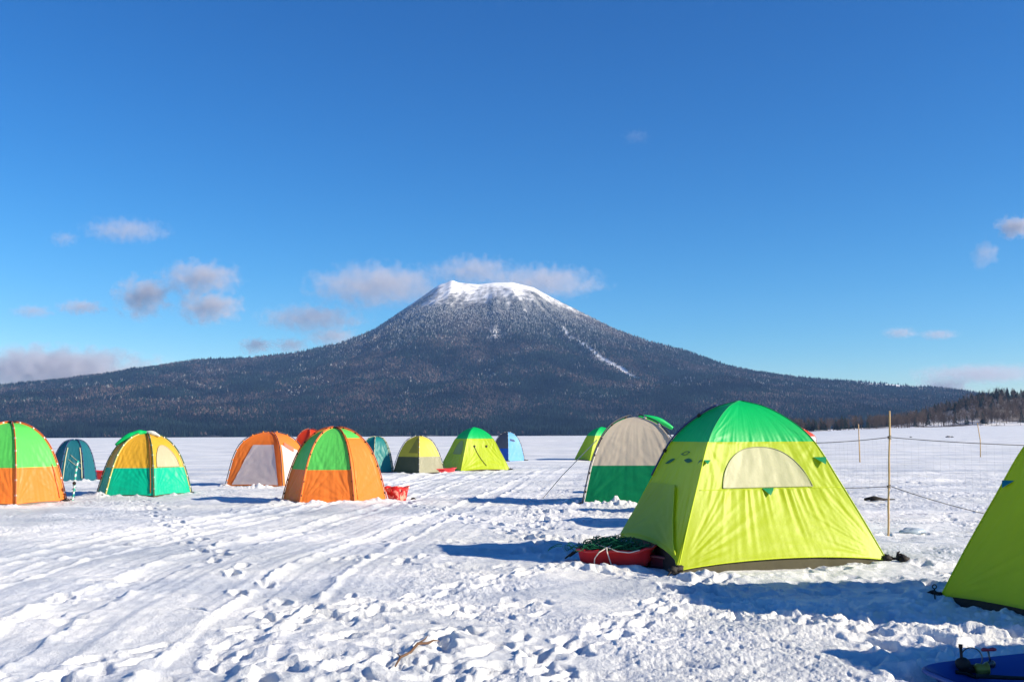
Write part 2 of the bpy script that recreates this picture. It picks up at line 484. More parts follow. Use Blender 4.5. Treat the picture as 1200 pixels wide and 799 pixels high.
hh = np.where(isb, rng.uniform(8, 14, NT), rng.uniform(10, 21, NT)) * np.interp(tz, [0, 500, 800, 900], [1.1, .85, .45, .3])
ww = np.where(isb, hh * rng.uniform(.3, .45, NT), hh * rng.uniform(.18, .28, NT))
frost = sstep(500, 780, tz + 80 * rng.normal(size=NT))[:, None]
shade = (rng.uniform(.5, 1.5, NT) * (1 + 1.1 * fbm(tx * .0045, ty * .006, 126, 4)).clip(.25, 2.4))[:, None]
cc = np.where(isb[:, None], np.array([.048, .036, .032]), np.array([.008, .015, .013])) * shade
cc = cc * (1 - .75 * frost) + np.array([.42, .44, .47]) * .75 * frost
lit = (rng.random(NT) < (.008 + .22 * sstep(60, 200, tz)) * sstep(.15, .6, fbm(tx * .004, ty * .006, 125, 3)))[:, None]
cc = np.where(lit, cc * .4 + .17, cc)  # sunlit look put into the colour of scattered tree clumps
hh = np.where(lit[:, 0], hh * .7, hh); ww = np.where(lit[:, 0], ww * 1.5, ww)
def cones(tx, ty, tz, hh, ww, cc, n=5, rnd=None):
    k = len(tx)
    a = np.arange(n) * 2 * PI / n
    a = a[None, :] + rng.random(k)[:, None] * 6
    V = np.zeros((k, n + 1, 3))
    rr = ww[:, None] * rng.uniform(.7, 1.25, (k, n))
    low = np.where(rnd, .45, .08)[:, None] if rnd is not None else .08
    V[:, :n, 0] = tx[:, None] + np.cos(a) * rr; V[:, :n, 1] = ty[:, None] + np.sin(a) * rr
    V[:, :n, 2] = (tz - 1)[:, None] + hh[:, None] * low * rng.uniform(.3, 1.6, (k, n))
    V[:, n] = np.stack([tx, ty, tz + hh], -1)
    b = np.arange(k)[:, None] * (n + 1)
    j = np.arange(n)[None, :]
    F = np.stack([b + j, b + (j + 1) % n, b + n + 0 * j], -1).reshape(-1, 3)
    C = np.repeat(cc[:, None, :], n + 1, 1).reshape(-1, 3)
    return V.reshape(-1, 3), F, C
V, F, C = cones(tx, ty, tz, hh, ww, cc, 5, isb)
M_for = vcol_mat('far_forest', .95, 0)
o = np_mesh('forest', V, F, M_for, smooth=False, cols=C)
tag(o, 'dark winter forest covering the slopes of the snow-capped mountain', 'forest', kind='stuff')

# ------------------------------------------------------------------ right-hand hill with its wood
HR = np.array([(.0, 0), (.2, 0), (.30, 1), (.375, 3), (.397, 9), (.41, 14), (.436, 22), (.462, 31), (.488, 38), (.513, 37), (.565, 45), (.7, 50), (.95, 55)])
def hill_h(X, Y):
    rt = X / Y
    p = np.interp(rt, HR[:, 0], HR[:, 1]) * 1.0
    u = np.clip((Y - 960) / 300, 0, 1)
    h = bank(X, Y) + p * (u ** 1.15) * (1 - .8 * sstep(1290, 1700, Y)) + 2.0 * fbm(X * .02, Y * .02, 130, 3) * sstep(0, .2, u)
    return h - .3 * (Y < 962)
hx = np.linspace(150, 1500, 220); hy = np.linspace(955, 1700, 120)
HX, HY = np.meshgrid(hx, hy)
HX = HX * HY / 1250.
HH = hill_h(HX, HY)
mix = sstep(-.1, .3, fbm(HX * .03, HY * .03, 131, 3))[..., None]
mix = np.maximum(mix, .93 * sstep(2, 9, HH - bank(HX, HY))[..., None])
c = np.array([.78, .79, .82]) * (1 - .92 * mix) + np.array([.10, .08, .07]) * .92 * mix
nr, nc = HX.shape
i = np.arange(nr * nc).reshape(nr, nc)
F = np.stack([i[:-1, :-1], i[:-1, 1:], i[1:, 1:], i[1:, :-1]], -1).reshape(-1, 4)
o = np_mesh('hill', np.stack([HX, HY, HH], -1).reshape(-1, 3), F, M_mt, cols=c.reshape(-1, 3)); o['kind'] = 'structure'

def bare_tree(V, F, C, x, y, z, h, col):
    """trunk and a fan of thin twigs as slender three-sided spikes"""
    n0 = sum(len(v) for v in V)
    segs = [((x, y, z - .5), (x, y, z + h * .75), .22)]
    for k in range(26):
        a = rng.uniform(0, 2 * PI); t = rng.uniform(.22, .8); ln = h * rng.uniform(.18, .42) * (1.15 - t * .6)
        up = rng.uniform(.45, 1.1)
        b = (x, y, z + h * t)
        e = (x + math.cos(a) * ln * .75, y + math.sin(a) * ln * .75, z + min(h * t + ln * up, h))
        segs.append((b, e, .13))
        for q in range(2):
            a2 = a + rng.normal(0, .8); m_ = [b[i_] + (e[i_] - b[i_]) * .5 for i_ in range(3)]
            segs.append((m_, (m_[0] + math.cos(a2) * ln * .45, m_[1] + math.sin(a2) * ln * .45, m_[2] + ln * rng.uniform(.3, .7)), .10))
    B = np.array([s_[0] for s_ in segs]); E_ = np.array([s_[1] for s_ in segs]); W = np.array([s_[2] for s_ in segs])
    k = len(segs); a = np.arange(3) * 2 * PI / 3
    vv = np.zeros((k, 4, 3))
    vv[:, :3] = B[:, None, :] + W[:, None, None] * np.stack([np.cos(a), np.sin(a), 0 * a], -1)[None]
    vv[:, 3] = E_
    bi = np.arange(k)[:, None] * 4 + n0
    for j in range(3):
        F.append(np.concatenate([bi + j, bi + (j + 1) % 3, bi + 3], 1))
    V.append(vv.reshape(-1, 3)); C.append(np.tile(col, (k * 4, 1)))

def conifer_parts(x, y, z, h, w, col, n=9, tiers=9):
    """ragged tiers of drooping boughs"""
    V, F, C = [], [], []
    nv = 0
    for t in range(tiers):
        f = t / tiers
        zb = z + h * (.12 + .80 * f); rr = w * (1 - f) ** .85 + .15
        a = np.arange(n) * 2 * PI / n + rng.random() * 6
        r_ = rr * rng.uniform(.45, 1.25, n)
        for k in range(n):
            tip = (x + math.cos(a[k]) * r_[k], y + math.sin(a[k]) * r_[k], zb - h * .05 * rng.random())
            da = .38
            l_ = (x + math.cos(a[k] - da) * r_[k] * .3, y + math.sin(a[k] - da) * r_[k] * .3, zb + h * .10)
            rr2 = (x + math.cos(a[k] + da) * r_[k] * .3, y + math.sin(a[k] + da) * r_[k] * .3, zb + h * .10)
            dn = (x + math.cos(a[k]) * r_[k] * .4, y + math.sin(a[k]) * r_[k] * .4, zb - h * .02)
            V += [tip, l_, rr2, dn]; F += [(nv, nv + 1, nv + 2), (nv, nv + 3, nv + 1), (nv, nv + 2, nv + 3), (nv + 1, nv + 3, nv + 2)]; nv += 4
            cj = col * rng.uniform(.6, 1.5)
            C += [cj] * 4
    V += [(x - .3, y, zb), (x + .3, y, zb), (x, y + .3, zb), (x, y, z + h)]; F += [(nv, nv + 1, nv + 3), (nv + 1, nv + 2, nv + 3), (nv + 2, nv, nv + 3)]; C += [col] * 4
    return np.array(V), np.array(F), np.array(C)

V, F, C = [], [], []
def put_con(x, y, h, w):
    n0 = sum(len(v) for v in V)
    v, f, c_ = conifer_parts(x, y, float(hill_h(np.array(x), np.array(y))), h, w, np.array([.025, .036, .030]) * rng.uniform(.7, 1.4), 8, 7)
    V.append(v); F.append(f + n0); C.append(c_)
for k in range(2300):
    if k < 620:      # the belt along the shore
        y_ = 960 + 45 * rng.random(); rt = rng.uniform(.215, .78)
    else:            # the wood on the slope
        y_ = 985 + 300 * rng.random() ** .8; rt = rng.uniform(.36, .80)
    x_ = rt * y_
    z_ = float(hill_h(np.array(x_), np.array(y_)))
    open_ = fbm(np.array(x_ * .012), np.array(y_ * .02), 140, 2)
    pcon = .30 if rt < .36 else (.05 + .30 * float(sstep(1090, 1250, y_)))
    if rt > .40 and y_ < 985 and rng.random() < .55: continue
    if abs(rt - .435) < .025 and 1040 < y_ < 1130 and rng.random() < .9: continue
    if rng.random() < pcon: put_con(x_, y_, rng.uniform(9, 16), rng.uniform(2.8, 4.6))
    else: bare_tree(V, F, C, x_, y_, z_, rng.uniform(9, 16), np.array([.078, .058, .048]) * rng.uniform(.55, 1.35))
M_wood = vcol_mat('wood')
o = np_mesh('shore_wood', np.concatenate(V), np.concatenate(F), M_wood, smooth=False, cols=np.concatenate(C))
tag(o, 'bare brown trees and dark conifers along the right shore and hillside', 'wood', kind='stuff')

# the tall conifers standing out on the hill's skyline
M_crown = vcol_mat('needle_crown')
M_bark = plain('bark', (.07, .05, .04), .9, .1, .3, 3, 0)
for k, (rt, h, w_) in enumerate(((.455, 10, 4.2), (.461, 13, 5.4), (.466, 15, 5.6), (.472, 14, 5.8), (.486, 15, 5.4), (.491, 15, 6), (.497, 17, 5.0), (.504, 13, 5.4), (.516, 11, 4.8), (.524, 13, 5))):
    Y_ = 1245 + 12 * math.sin(k * 2.1); X_ = rt * Y_
    z_ = float(hill_h(np.array(X_), np.array(Y_)))
    t = empty('conifer_tree', (X_, Y_, z_ - .4), 'tall dark conifer standing out on the skyline of the right-hand hill', 'tree', 'skyline conifers on the right-hand hill')
    mb = MB(); mb.tube([(0, 0, 0), (.1, 0, h * .5), (0, 0, h * .93)], [.4, .28, .06], 6); mb.build('trunk', M_bark, t)
    v, f, c_ = conifer_parts(0, 0, 0, h, w_, np.array([.022, .032, .028]), 11, 11)
    np_mesh('crown', v, f, M_crown, t, False, cols=c_)

# ------------------------------------------------------------------ tents
def catmull(pts, n=120):
    P = np.array(pts, float)
    P = np.concatenate([[2 * P[0] - P[1]], P, [2 * P[-1] - P[-2]]])
    out = []
    for k in range(1, len(P) - 2):
        t = np.linspace(0, 1, 24, endpoint=False)[:, None]
        p0, p1, p2, p3 = P[k - 1:k + 3]
        out.append(.5 * ((2 * p1) + (-p0 + p2) * t + (2 * p0 - 5 * p1 + 4 * p2 - p3) * t ** 2 + (-p0 + 3 * p1 - 3 * p2 + p3) * t ** 3))
    Q = np.concatenate(out + [P[-2:-1]])
    s_ = np.concatenate([[0], np.cumsum(np.linalg.norm(np.diff(Q * [.75, 1], axis=0), axis=1))]); s_ /= s_[-1]
    v = np.linspace(0, 1, n)
    return v, np.interp(v, s_, Q[:, 0]), np.interp(v, s_, Q[:, 1])
def roll(t, pts, rads, mat, name, label=None):
    Q, _ = None, None
    P_ = np.array(pts, float); s_ = np.linspace(0, len(P_) - 1, 26)
    C_ = np.stack([np.interp(s_, np.arange(len(P_)), P_[:, k]) for k in range(3)], -1)
    for _k in range(12): C_[1:-1] = (C_[:-2] + C_[1:-1] * 2 + C_[2:]) / 4
    R_ = np.interp(s_, np.arange(len(P_)), rads) * (1 + .06 * np.sin(s_ * 5))
    mb = MB(); mb.tube(C_, R_, 14); o_ = mb.build(name, mat, t.root)
    if label: o_['label'] = label
PROF_POP = [(0, 0), (.145, .24), (.30, .48), (.455, .715), (.60, .845), (.80, .95), (1, 1)]
PROF_DOME = [(0, 0), (.07, .2), (.155, .42), (.27, .63), (.42, .80), (.62, .925), (.82, .985), (1, 1)]
PROF_STEEP = [(0, 0), (.09, .25), (.20, .50), (.36, .74), (.55, .88), (.78, .965), (1, 1)]

M_pole = plain('pole_dark', (.03, .035, .05), .5, .4, .2, 30, 0)
M_navy = plain('pole_navy', (.02, .04, .14), .5, .4, .2, 30, 0)
M_black = plain('black_webbing', (.018, .016, .016), .7, .3, .3, 30, .3)
M_skirt = plain('skirt_olive', (.075, .07, .045), .8, .2, .25, 8, .4)
M_skirtg = plain('skirt_grey', (.16, .14, .12), .8, .2, .25, 8, .4)
M_clipw = plain('clip_white', (.75, .72, .65), .5, .4, .1, 30, 0)

class Tent:
    def __init__(s, label, ctr, corners, h, prof, res=26, sag=.05, wr=1.0, lift=.05, seed=1, group='tents pitched on the frozen lake', zoff=0.0, cat='tent'):
        wr = wr * (1.5 if len(corners) > 4 or ctr[1] > 20 else 1)
        s.c = np.array(ctr, float); s.C = [np.array(q, float) - s.c for q in corners]
        s.h = h; s.v, s.t, s.z = catmull(prof)
        s.z = s.z * h; s.sag = sag; s.wr = wr; s.lift = lift; s.res = res; s.seed = seed
        s.base = gz(ctr[0], ctr[1]) * .3 + sum(gz(*q) for q in corners) / len(corners) * .7 + zoff
        s.root = empty('tent', (ctr[0], ctr[1], s.base), label, cat, group)
        s.n = len(corners); s.winlines = {}; s.lifts = {}
    def vz(s, f): return float(np.interp(f, s.z / s.h, s.v))
    def ridge(s, i, v, off=0.0):
        t = np.interp(v, s.v, s.t); z = np.interp(v, s.v, s.z)
        C = s.C[i % s.n]; d = C / np.linalg.norm(C)
        x = C[0] * (1 - t) + d[0] * off * (1 - t * .8); y = C[1] * (1 - t) + d[1] * off * (1 - t * .8)
        return np.stack([x, y, z + off * t], -1)
    def S(s, i, u, v, off=0.0):
        u, v = np.broadcast_arrays(np.asarray(u, float), np.asarray(v, float))
        a, b = s.C[i % s.n], s.C[(i + 1) % s.n]
        t = np.interp(v, s.v, s.t); z = np.interp(v, s.v, s.z)
        W = np.linalg.norm(b - a); e = (b - a) / W
        nrm = np.array([e[1], -e[0]])
        if np.dot(nrm, (a + b) / 2) < 0: nrm = -nrm
        L = s.h * 1.25
        q = 4 * u * (1 - u)
        o_ = -s.sag * q * np.sin(PI * np.clip(v, 0, 1) ** .9) * W * .5
        xx = u * W; yy = v * L
        sd = s.seed * 13 + i * 5
        k = s.wr
        f = .0035 * gn(xx * 4 + 1.2 * gn(xx, yy, sd), yy * .7, sd + 1) + .0022 * gn(xx * 14, yy * 1.1, sd + 2)
        for (cx, sg) in ((0., 1), (W, -1)):
            dx = (xx - cx) * sg; r_ = np.hypot(dx, yy) + 1e-4; ph = np.arctan2(yy, dx)
            f = f + (1 - 2 * np.abs(gn(ph * 6 + 3 * cx, r_ * .7, sd + 3))) * .013 * np.minimum(r_ / .35, 1) * np.exp(-r_ / 1.0)
            # pull from the pole hub at the shoulder
            yk = yy - .62 * L; r2 = np.hypot(dx, yk) + 1e-4; p2 = np.arctan2(yk, dx)
            f = f + gn(p2 * 5 + cx, r2 * .5, sd + 6) * .011 * np.minimum(r2 / .3, 1) * np.exp(-r2 / .7)
        if i in s.winlines:
            vw, u0, u1 = s.winlines[i]
            dz = (vw - v) * L
            f = f + np.where(dz > 0, np.exp(-np.maximum(dz, 0) / .30) * np.minimum(dz / .04, 1), 0) * (1 - 2.2 * np.abs(gn(xx * 6.5, yy * .35, sd + 9))) * .016 * sstep(u0 - .12, u0 + .02, u) * (1 - sstep(u1 - .02, u1 + .12, u))
            dz2 = -dz
            f = f + np.where(v > s.top_split - .001, gn(xx * 9, yy * .4, sd + 10) * .012 * np.exp(-np.maximum(v - s.top_split, 0) * L / .16), 0)
        f = f * np.minimum(1, q * 3.5) * k * (1 - t * .7)
        o_ = o_ + f + off
        lf = s.lifts.get(i, s.lift)
        zz = z + lf * np.clip(q, 0, 1) ** (.35 if i == s.flat else .8) * np.clip(1 - v / .35, 0, 1) ** 1.5
        x = (a[0] + (b[0] - a[0]) * u) * (1 - t) + nrm[0] * o_
        y = (a[1] + (b[1] - a[1]) * u) * (1 - t) + nrm[1] * o_
        return np.stack([x, y, zz + off * t], -1)
    top_split = .6; flat = -1
    def panel(s, i, v0, v1, mat, name, u0=0, u1=1, off=0, label=None, parent=None):
        nu = max(6, int(s.res * 2.2 * (u1 - u0))); nv = max(5, int(s.res * 2.2 * (v1 - v0)))
        u, v = np.meshgrid(np.linspace(u0, u1, nu), np.linspace(v0, v1, nv))
        mb = MB(); mb.grid(s.S(i, u, v, off))
        o = mb.build(name, mat, parent or s.root)
        if label: o['label'] = label
        return o
    def quad(s, i, q, mat, name, off=.012, n=22, parent=None):
        q = np.array(q, float)
        a, b = np.meshgrid(np.linspace(0, 1, n), np.linspace(0, 1, n)); a = a[..., None]; b = b[..., None]
        uv = (q[0] * (1 - a) + q[1] * a) * (1 - b) + (q[3] * (1 - a) + q[2] * a) * b
        mb = MB(); mb.grid(s.S(i, uv[..., 0], uv[..., 1], off)); return mb.build(name, mat, parent or s.root)
    def dwin(s, i, u0, u1, v0, v1, mat, trim, off=.006, pw=2.3, name='window', skew=0.0):
        """an arch-topped mesh window"""
        n, m = 40, 18
        a, b = np.meshgrid(np.linspace(-1, 1, n), np.linspace(0, 1, m))
        top = (1 - np.abs(a) ** pw) ** (1 / pw)
        u = (u0 + u1) / 2 + a * (u1 - u0) / 2 + skew * b * top * (u1 - u0); v = v0 + (v1 - v0) * b * top
        mb = MB(); mb.grid(s.S(i, u, v, off)); w = mb.build(name, mat, s.root)
        th = np.linspace(PI, 0, 40)
        ca = np.sign(np.cos(th)) * np.abs(np.cos(th)) ** (2 / pw); sa = np.abs(np.sin(th)) ** (2 / pw)
        uu = (u0 + u1) / 2 + ca * (u1 - u0) / 2 + skew * sa * (u1 - u0); vv = v0 + (v1 - v0) * sa
        uu = np.append(uu, np.linspace(u1, u0, 20)); vv = np.append(vv, np.full(20, v0))
        mb = MB(); mb.tube(s.S(i, uu, vv, off + .003), 0.005 if s.res > 40 else .010, 5)
        mb.build('window_trim', trim, w)
        return w
    def leaf(s, i, u, v, size, ang_, mat, outline=False, name='emblem_leaf'):
        W = np.linalg.norm(s.C[(i + 1) % s.n] - s.C[i]); L = s.h * 1.25
        t = float(np.interp(v, s.v, s.t)); W = W * (1 - t)
        th = np.linspace(-1, 1, 15); wd = (1 - th ** 2) * .34
        mb = MB()
        ca, sa = math.cos(ang_), math.sin(ang_)
        def mp(p, q):
            X = (p * ca - q * sa) * size * 1.9; Y = (p * sa + q * ca) * size
            return s.S(i, u + X / W, v + Y / L, .008)
        if not outline:
            mb.grid(np.stack([mp(th, -wd), mp(th, 0 * wd), mp(th, wd)]))
        else:
            mb.grid(np.stack([mp(th, wd), mp(th * .72, wd * .62)])); mb.grid(np.stack([mp(th, -wd), mp(th * .72, -wd * .62)]))
        return mb.build(name, mat, s.root)
    def seam(s, i, mat, r=.010, v0=0, v1=1, off=0.004, name='seam_piping'):
        mb = MB(); mb.tube(s.ridge(i, np.linspace(v0, v1, 30), off), r, 6); return mb.build(name, mat, s.root)
    def pole(s, i, mat, clip, r=.014, off=.035, v0=0., v1=.97, ncl=6, name='pole', cs=.03):
        v = np.linspace(v0, v1, 34)
        P = s.ridge(i, v, off)
        mb = MB(); mb.tube(P, r, 7); p = mb.build(name, mat, s.root)
        for k in range(ncl):
            q = v0 + (v1 - v0) * (k + .6) / ncl
            a = s.ridge(i, np.array([q - .008, q + .008]), off * .55)
            mb = MB(); mb.tube(a, cs, 6)
            mb.build('clip', clip, p)
        return p
    def skirt(s, i, mat, depth=.10, inset=.03):
        n = 30
        u = np.linspace(0, 1, n)
        top = s.S(i, u, np.full(n, .012), -inset * .6)
        a, b = s.C[i % s.n], s.C[(i + 1) % s.n]
        e = (b - a) / np.linalg.norm(b - a); nrm = np.array([e[1], -e[0]])
        if np.dot(nrm, (a + b) / 2) < 0: nrm = -nrm
        bot = top.copy(); mid = top.copy()
        bot[:, 2] = -depth
        mid[:, 2] = (top[:, 2] - depth) * .5
        k = .02 * gn(u * 9 + i, 0 * u, s.seed + 31) - .01
        mid[:, :2] += nrm * (k[:, None] + .03); bot[:, :2] += nrm * (k[:, None] * 2 + .03)
        mb = MB(); mb.grid(np.stack([bot, mid, top])); return mb.build('skirt', mat, s.root)
    def hem(s, i, mat, r=.008):
        u = np.linspace(0, 1, 30); mb = MB(); mb.tube(s.S(i, u, 0 * u, 0), r, 5); return mb.build('hem', mat, s.root)

def hexa(cx, cy, r, rot, n=6):
    return [(cx + r * math.cos(R(rot + k * 360 / n)), cy + r * math.sin(R(rot + k * 360 / n))) for k in range(n)]

LIME = (.49, .62, .012); LIME_P = (.50, .63, .04)
GREEN = (.0, .50, .13); GREEN_D = (.0, .22, .085); TEALG = (.0, .52, .32)
ORANGE = (.98, .25, .04); LGREEN = (.12, .66, .13); YEL = (.80, .44, .04)
BEIGE = (.62, .54, .44); MESH = (.52, .53, .33); TEAL = (.015, .15, .20)
YOL = (.62, .56, .06); OLIVE = (.10, .11, .06); LBLUE = (.16, .45, .78); DBLUE = (.02, .12, .50)
M_greentab = plain('green_tab', (.0, .20, .07), .6, .3, .1, 20, 0)
M_leaf = plain('emblem_green', (.0, .10, .035), .6, .3, .1, 20, 0)
M_trim_g = plain('trim_grey', (.30, .32, .18), .7, .2, .1, 20, 0)
M_limeseam = plain('lime_piping', (.5, .62, .02), .6, .3, .1, 20, 0)

def tassel(t, i, mat=M_black, k=1.0):
    """bunched webbing and peg at a corner"""
    P = t.ridge(i, np.array([0.0]))[0]; d = t.C[i] / np.linalg.norm(t.C[i])
    mb = MB()
    D3 = np.array([d[0], d[1], 0]); N3 = np.array([-d[1], d[0], 0])
    for q in range(6):
        c0 = P + D3 * rng.uniform(-.02, .16) * k + N3 * rng.normal(0, .03) * k + [0, 0, .015 + .02 * rng.random()]
        mb.blob(c0, .035 * k, (1.2, 1.0, .8), 10, 7, .7, q + int(rng.integers(50)))
    for q in range(4):
        w_ = np.cumsum(rng.normal(0, 1, (9, 3)), 0) * .018 * k; w_[:, 2] = np.abs(w_[:, 2]) * .7
        w_[1:-1] = (w_[:-2] + w_[1:-1] + w_[2:]) / 3
        mb.tube(P + D3 * .06 * k + w_, .006 * k, 5, False)
    mb.tube([P + [0, 0, .02], P + np.array([d[0], d[1], 0]) * .12 * k + [0, 0, .03], P + np.array([d[0], d[1], 0]) * .22 * k + [0, 0, -.03]], [.02, .016, .008], 6)
    return mb.build('corner_strap', mat, t.root)

def pop_tent(label, A, B, D, h, detail, seed, prof=PROF_POP, win_face=0, z_split=.73, colours=(LIME, GREEN), ctr=None, zoff=0.0, win=True):
    A, B, D = map(np.array, (A, B, D)); Cc = B + D - A
    c = (A + B + Cc + D) / 4 if ctr is None else np.array(ctr)
    t = Tent(label, c, [A, B, Cc, D], h, prof, res=detail, sag=.045, wr=1.25, lift=.07, seed=seed, zoff=zoff)
    vs = t.vz(z_split); t.top_split = vs
    body, top = fabric(colours[0], .38), fabric(colours[1], .28)
    if win: t.winlines[win_face] = (t.vz(.45), .18, .80)
    return t, vs, body, top

# --- the big lime tent
t, vs, body, top = pop_tent('big lime tent with a green top and a pale arched window, beside the red sled', (1.91, 11.72), (4.66, 12.62), (1.44, 14.10), 2.02, 62, 3, zoff=.045)
t.lifts = {0: .09, 3: .24, 1: .06, 2: .06}; t.flat = 3
vw = t.vz(.45)
for i_ in range(4):
    t.panel(i_, 0, vs, body, 'side_panel'); t.panel(i_, vs, 1, top, 'roof_panel')
    t.skirt(i_, M_skirt if i_ == 0 else M_black, .12)
    t.hem(i_, M_limeseam, .007)
for i_ in range(4): t.seam(i_, M_limeseam, .007, 0, vs); t.seam(i_, M_greentab, .006, vs, .99)
t.pole(3, M_navy, M_black, .013, .03, .42, .90, 2)
t.dwin(0, .18, .80, vw, t.vz(.695), fabric(MESH, .35), M_trim_g, .006, 2.5, skew=-.02)
def tab(t, i, u, v, s_, mat=M_greentab, out=0.03, name='tab'):
    W = np.linalg.norm(t.C[(i + 1) % t.n] - t.C[i]) * (1 - float(np.interp(v, t.v, t.t))); L = t.h * 1.25
    a = np.linspace(-1, 1, 7); b = np.linspace(0, 1, 5)
    aa, bb = np.meshgrid(a, b)
    mb = MB(); P_ = t.S(i, u + aa * (1 - bb) * s_ / W, v - bb * s_ * 1.1 / L, 0.008)
    n_ = np.append(t.C[i] + t.C[(i + 1) % t.n], 0); n_ /= np.linalg.norm(n_)
    P_ = P_ + (bb * (1 - bb * .3) * out)[..., None] * n_
    mb.grid(P_); return mb.build(name, mat, t.root)
tab(t, 0, .49, vw - .004, .085, out=.05)
tab(t, 0, .03, t.vz(.62), .05, out=.06); tab(t, 0, .955, t.vz(.63), .09, out=.08); tab(t, 3, .96, t.vz(.62), .05, out=.06)
t.quad(3, [(.02, .03), (.97, .03), (.54, t.vz(.45)), (.03, t.vz(.45))], fabric(LIME_P, .45), 'door_panel', .02, 40)
mb = MB(); k_ = np.linspace(0, 1, 24); mb.tube(t.S(3, .97 - .43 * k_, .03 + (t.vz(.45) - .03) * k_, .026), .010, 6); mb.build('door_zip', M_limeseam, t.root)
t.leaf(3, .20, t.vz(.60), .075, .55, M_leaf); t.leaf(3, .60, t.vz(.61), .085, -.05, M_leaf)
t.leaf(3, .47, t.vz(.655), .08, .25, M_leaf, True)
tassel(t, 0, k=1.3); tassel(t, 1, k=1.5); tassel(t, 3)
mb = MB(); u_ = np.linspace(.02, .98, 50); mb.tube(t.S(0, u_, 0 * u_ + vw - .006, .002), .004, 5); mb.build('seam', M_limeseam, t.root)

# --- the lime tent cut by the right edge of the photo
t, vs, body, top = pop_tent('shaded lime tent cut off by the right edge, nearest to the camera', (4.24, 10.06), (4.86, 7.55), (6.9, 10.75), 2.05, 60, 5, PROF_POP, 1, ctr=(5.75, 9.15))
t.lifts = {0: .06}
for i_ in range(4):
    t.panel(i_, 0, vs, body, 'side_panel'); t.panel(i_, vs, 1, top, 'roof_panel'); t.skirt(i_, M_black, .14); t.seam(i_, M_limeseam, .008, 0, vs); t.seam(i_, M_greentab, .007, vs, .99)
M_tealtab = plain('teal_tab', (.0, .16, .22), .6, .3, .1, 20, 0)
tab(t, 0, .03, t.vz(.56), .07, M_tealtab, .03); tab(t, 3, .97, t.vz(.56), .06, M_tealtab, .03)
tassel(t, 0, k=.7)

# --- a further one just outside the frame, whose shadow falls across the foreground
t, vs, body, top = pop_tent('lime tent standing just outside the right edge, seen only by its shadow in the corner', (4.9, 6.95), (5.3, 4.7), (7.1, 7.4), 2.0, 20, 6)
for i_ in range(4): t.panel(i_, 0, vs, body, 'side_panel'); t.panel(i_, vs, 1, top, 'roof_panel'); t.skirt(i_, M_black)

# --- tents standing hidden behind the big lime one, whose shadows show on the snow
for k, (cx, cy, hh_, rr_) in enumerate(((4.3, 17.6, 1.85, 1.1), (4.4, 20.3, 1.85, 1.0), (5.15, 27.4, 1.66, 1.1), (5.75, 31.0, 1.66, 1.1), (6.6, 35.5, 1.7, 1.1))):
    q = hexa(cx, cy, rr_, 20 + k * 9)
    t = Tent(('%s tent of the row behind the big lime tent, seen only by its shadow' % ('nearest', 'second', 'third', 'fourth', 'farthest')[k]), (cx, cy), q, hh_, PROF_DOME, 12, seed=30 + k)
    cl_ = ((TEALG, YEL), (ORANGE, LGREEN), (GREEN_D, BEIGE), (ORANGE, LGREEN), (TEALG, YEL))[k]
    for i_ in range(6): t.panel(i_, 0, .42, fabric(cl_[0]), 'side_panel'); t.panel(i_, .42, 1, fabric(cl_[1]), 'roof_panel')

# --- beige and green tent behind it
q = hexa(2.95, 24.0, 1.72, 219, 4)
t = Tent('beige tent with a dark green lower half, half hidden behind the big lime tent', (2.95, 24.0), q, 2.02, [(0, 0), (.09, .25), (.19, .5), (.36, .75), (.56, .90), (.8, .975), (1, 1)], 34, .03, 1.1, .05, 8)
vs = t.vz(.44)
for i_ in range(4):
    t.panel(i_, 0, vs, fabric(GREEN_D, .3), 'side_panel')
    t.panel(i_, vs, 1 if i_ == 0 else .78, fabric(BEIGE, .3), 'upper_panel')
    if i_: t.panel(i_, .78, 1, fabric(GREEN, .3), 'roof_panel')
    t.skirt(i_, M_black, .10)
    t.seam(i_, M_clipw, .010, 0, .5)
    t.pole(i_, M_pole, M_clipw if i_ % 2 else M_black, .016, .06, .02, .96, 6, cs=.028)
roll(t, [(.10, .10, 2.03), (.38, .14, 2.00), (.68, .16, 1.90), (.92, .16, 1.74)], [.03, .07, .075, .04], fabric(GREEN, .2), 'rolled_fly')
roll(t, [(-.72, .10, 1.66), (-.48, .08, 1.84), (-.22, .06, 1.97)], [.02, .05, .03], fabric(GREEN, .2), 'rolled_fly')
tassel(t, 0)

def dome(label, cx, cy, r, rot, h, paint, seed, n=6, res=28, prof=PROF_DOME, pole_m=M_pole, clip_m=M_black, skirt_m=M_skirtg, split=.44, lift=.03, polec=7, wr=1.0, sleeve=None, poff=.04, pr=.014, zoff=0):
    t = Tent(label, (cx, cy), hexa(cx, cy, r, rot - math.degrees(math.atan2(cx, cy)), n), h, prof, res, .05, wr, lift, seed, zoff=zoff)
    vs = t.vz(split); t.top_split = vs
    for i_ in range(n):
        lo, up, sp = paint.get(i_, paint['*'])
        v_ = vs if sp is None else t.vz(sp)
        t.panel(i_, 0, v_, fabric(lo), 'side_panel'); t.panel(i_, v_, 1, fabric(up), 'roof_panel')
        t.skirt(i_, skirt_m, .10)
        if sleeve: t.seam(i_, sleeve, .016, 0, .98, .002, 'pole_sleeve')
        t.pole(i_, pole_m, clip_m, pr, poff, 0, .97, polec, cs=.024)
    return t
M_ors = fabric((.80, .30, .05), .2); M_yls = fabric((.75, .62, .20), .2)
M_opole = plain('pole_orange', (.45, .09, .02), .5, .4, .2, 20, 0)
M_gpole = plain('pole_green', (.03, .10, .05), .5, .4, .2, 20, 0)
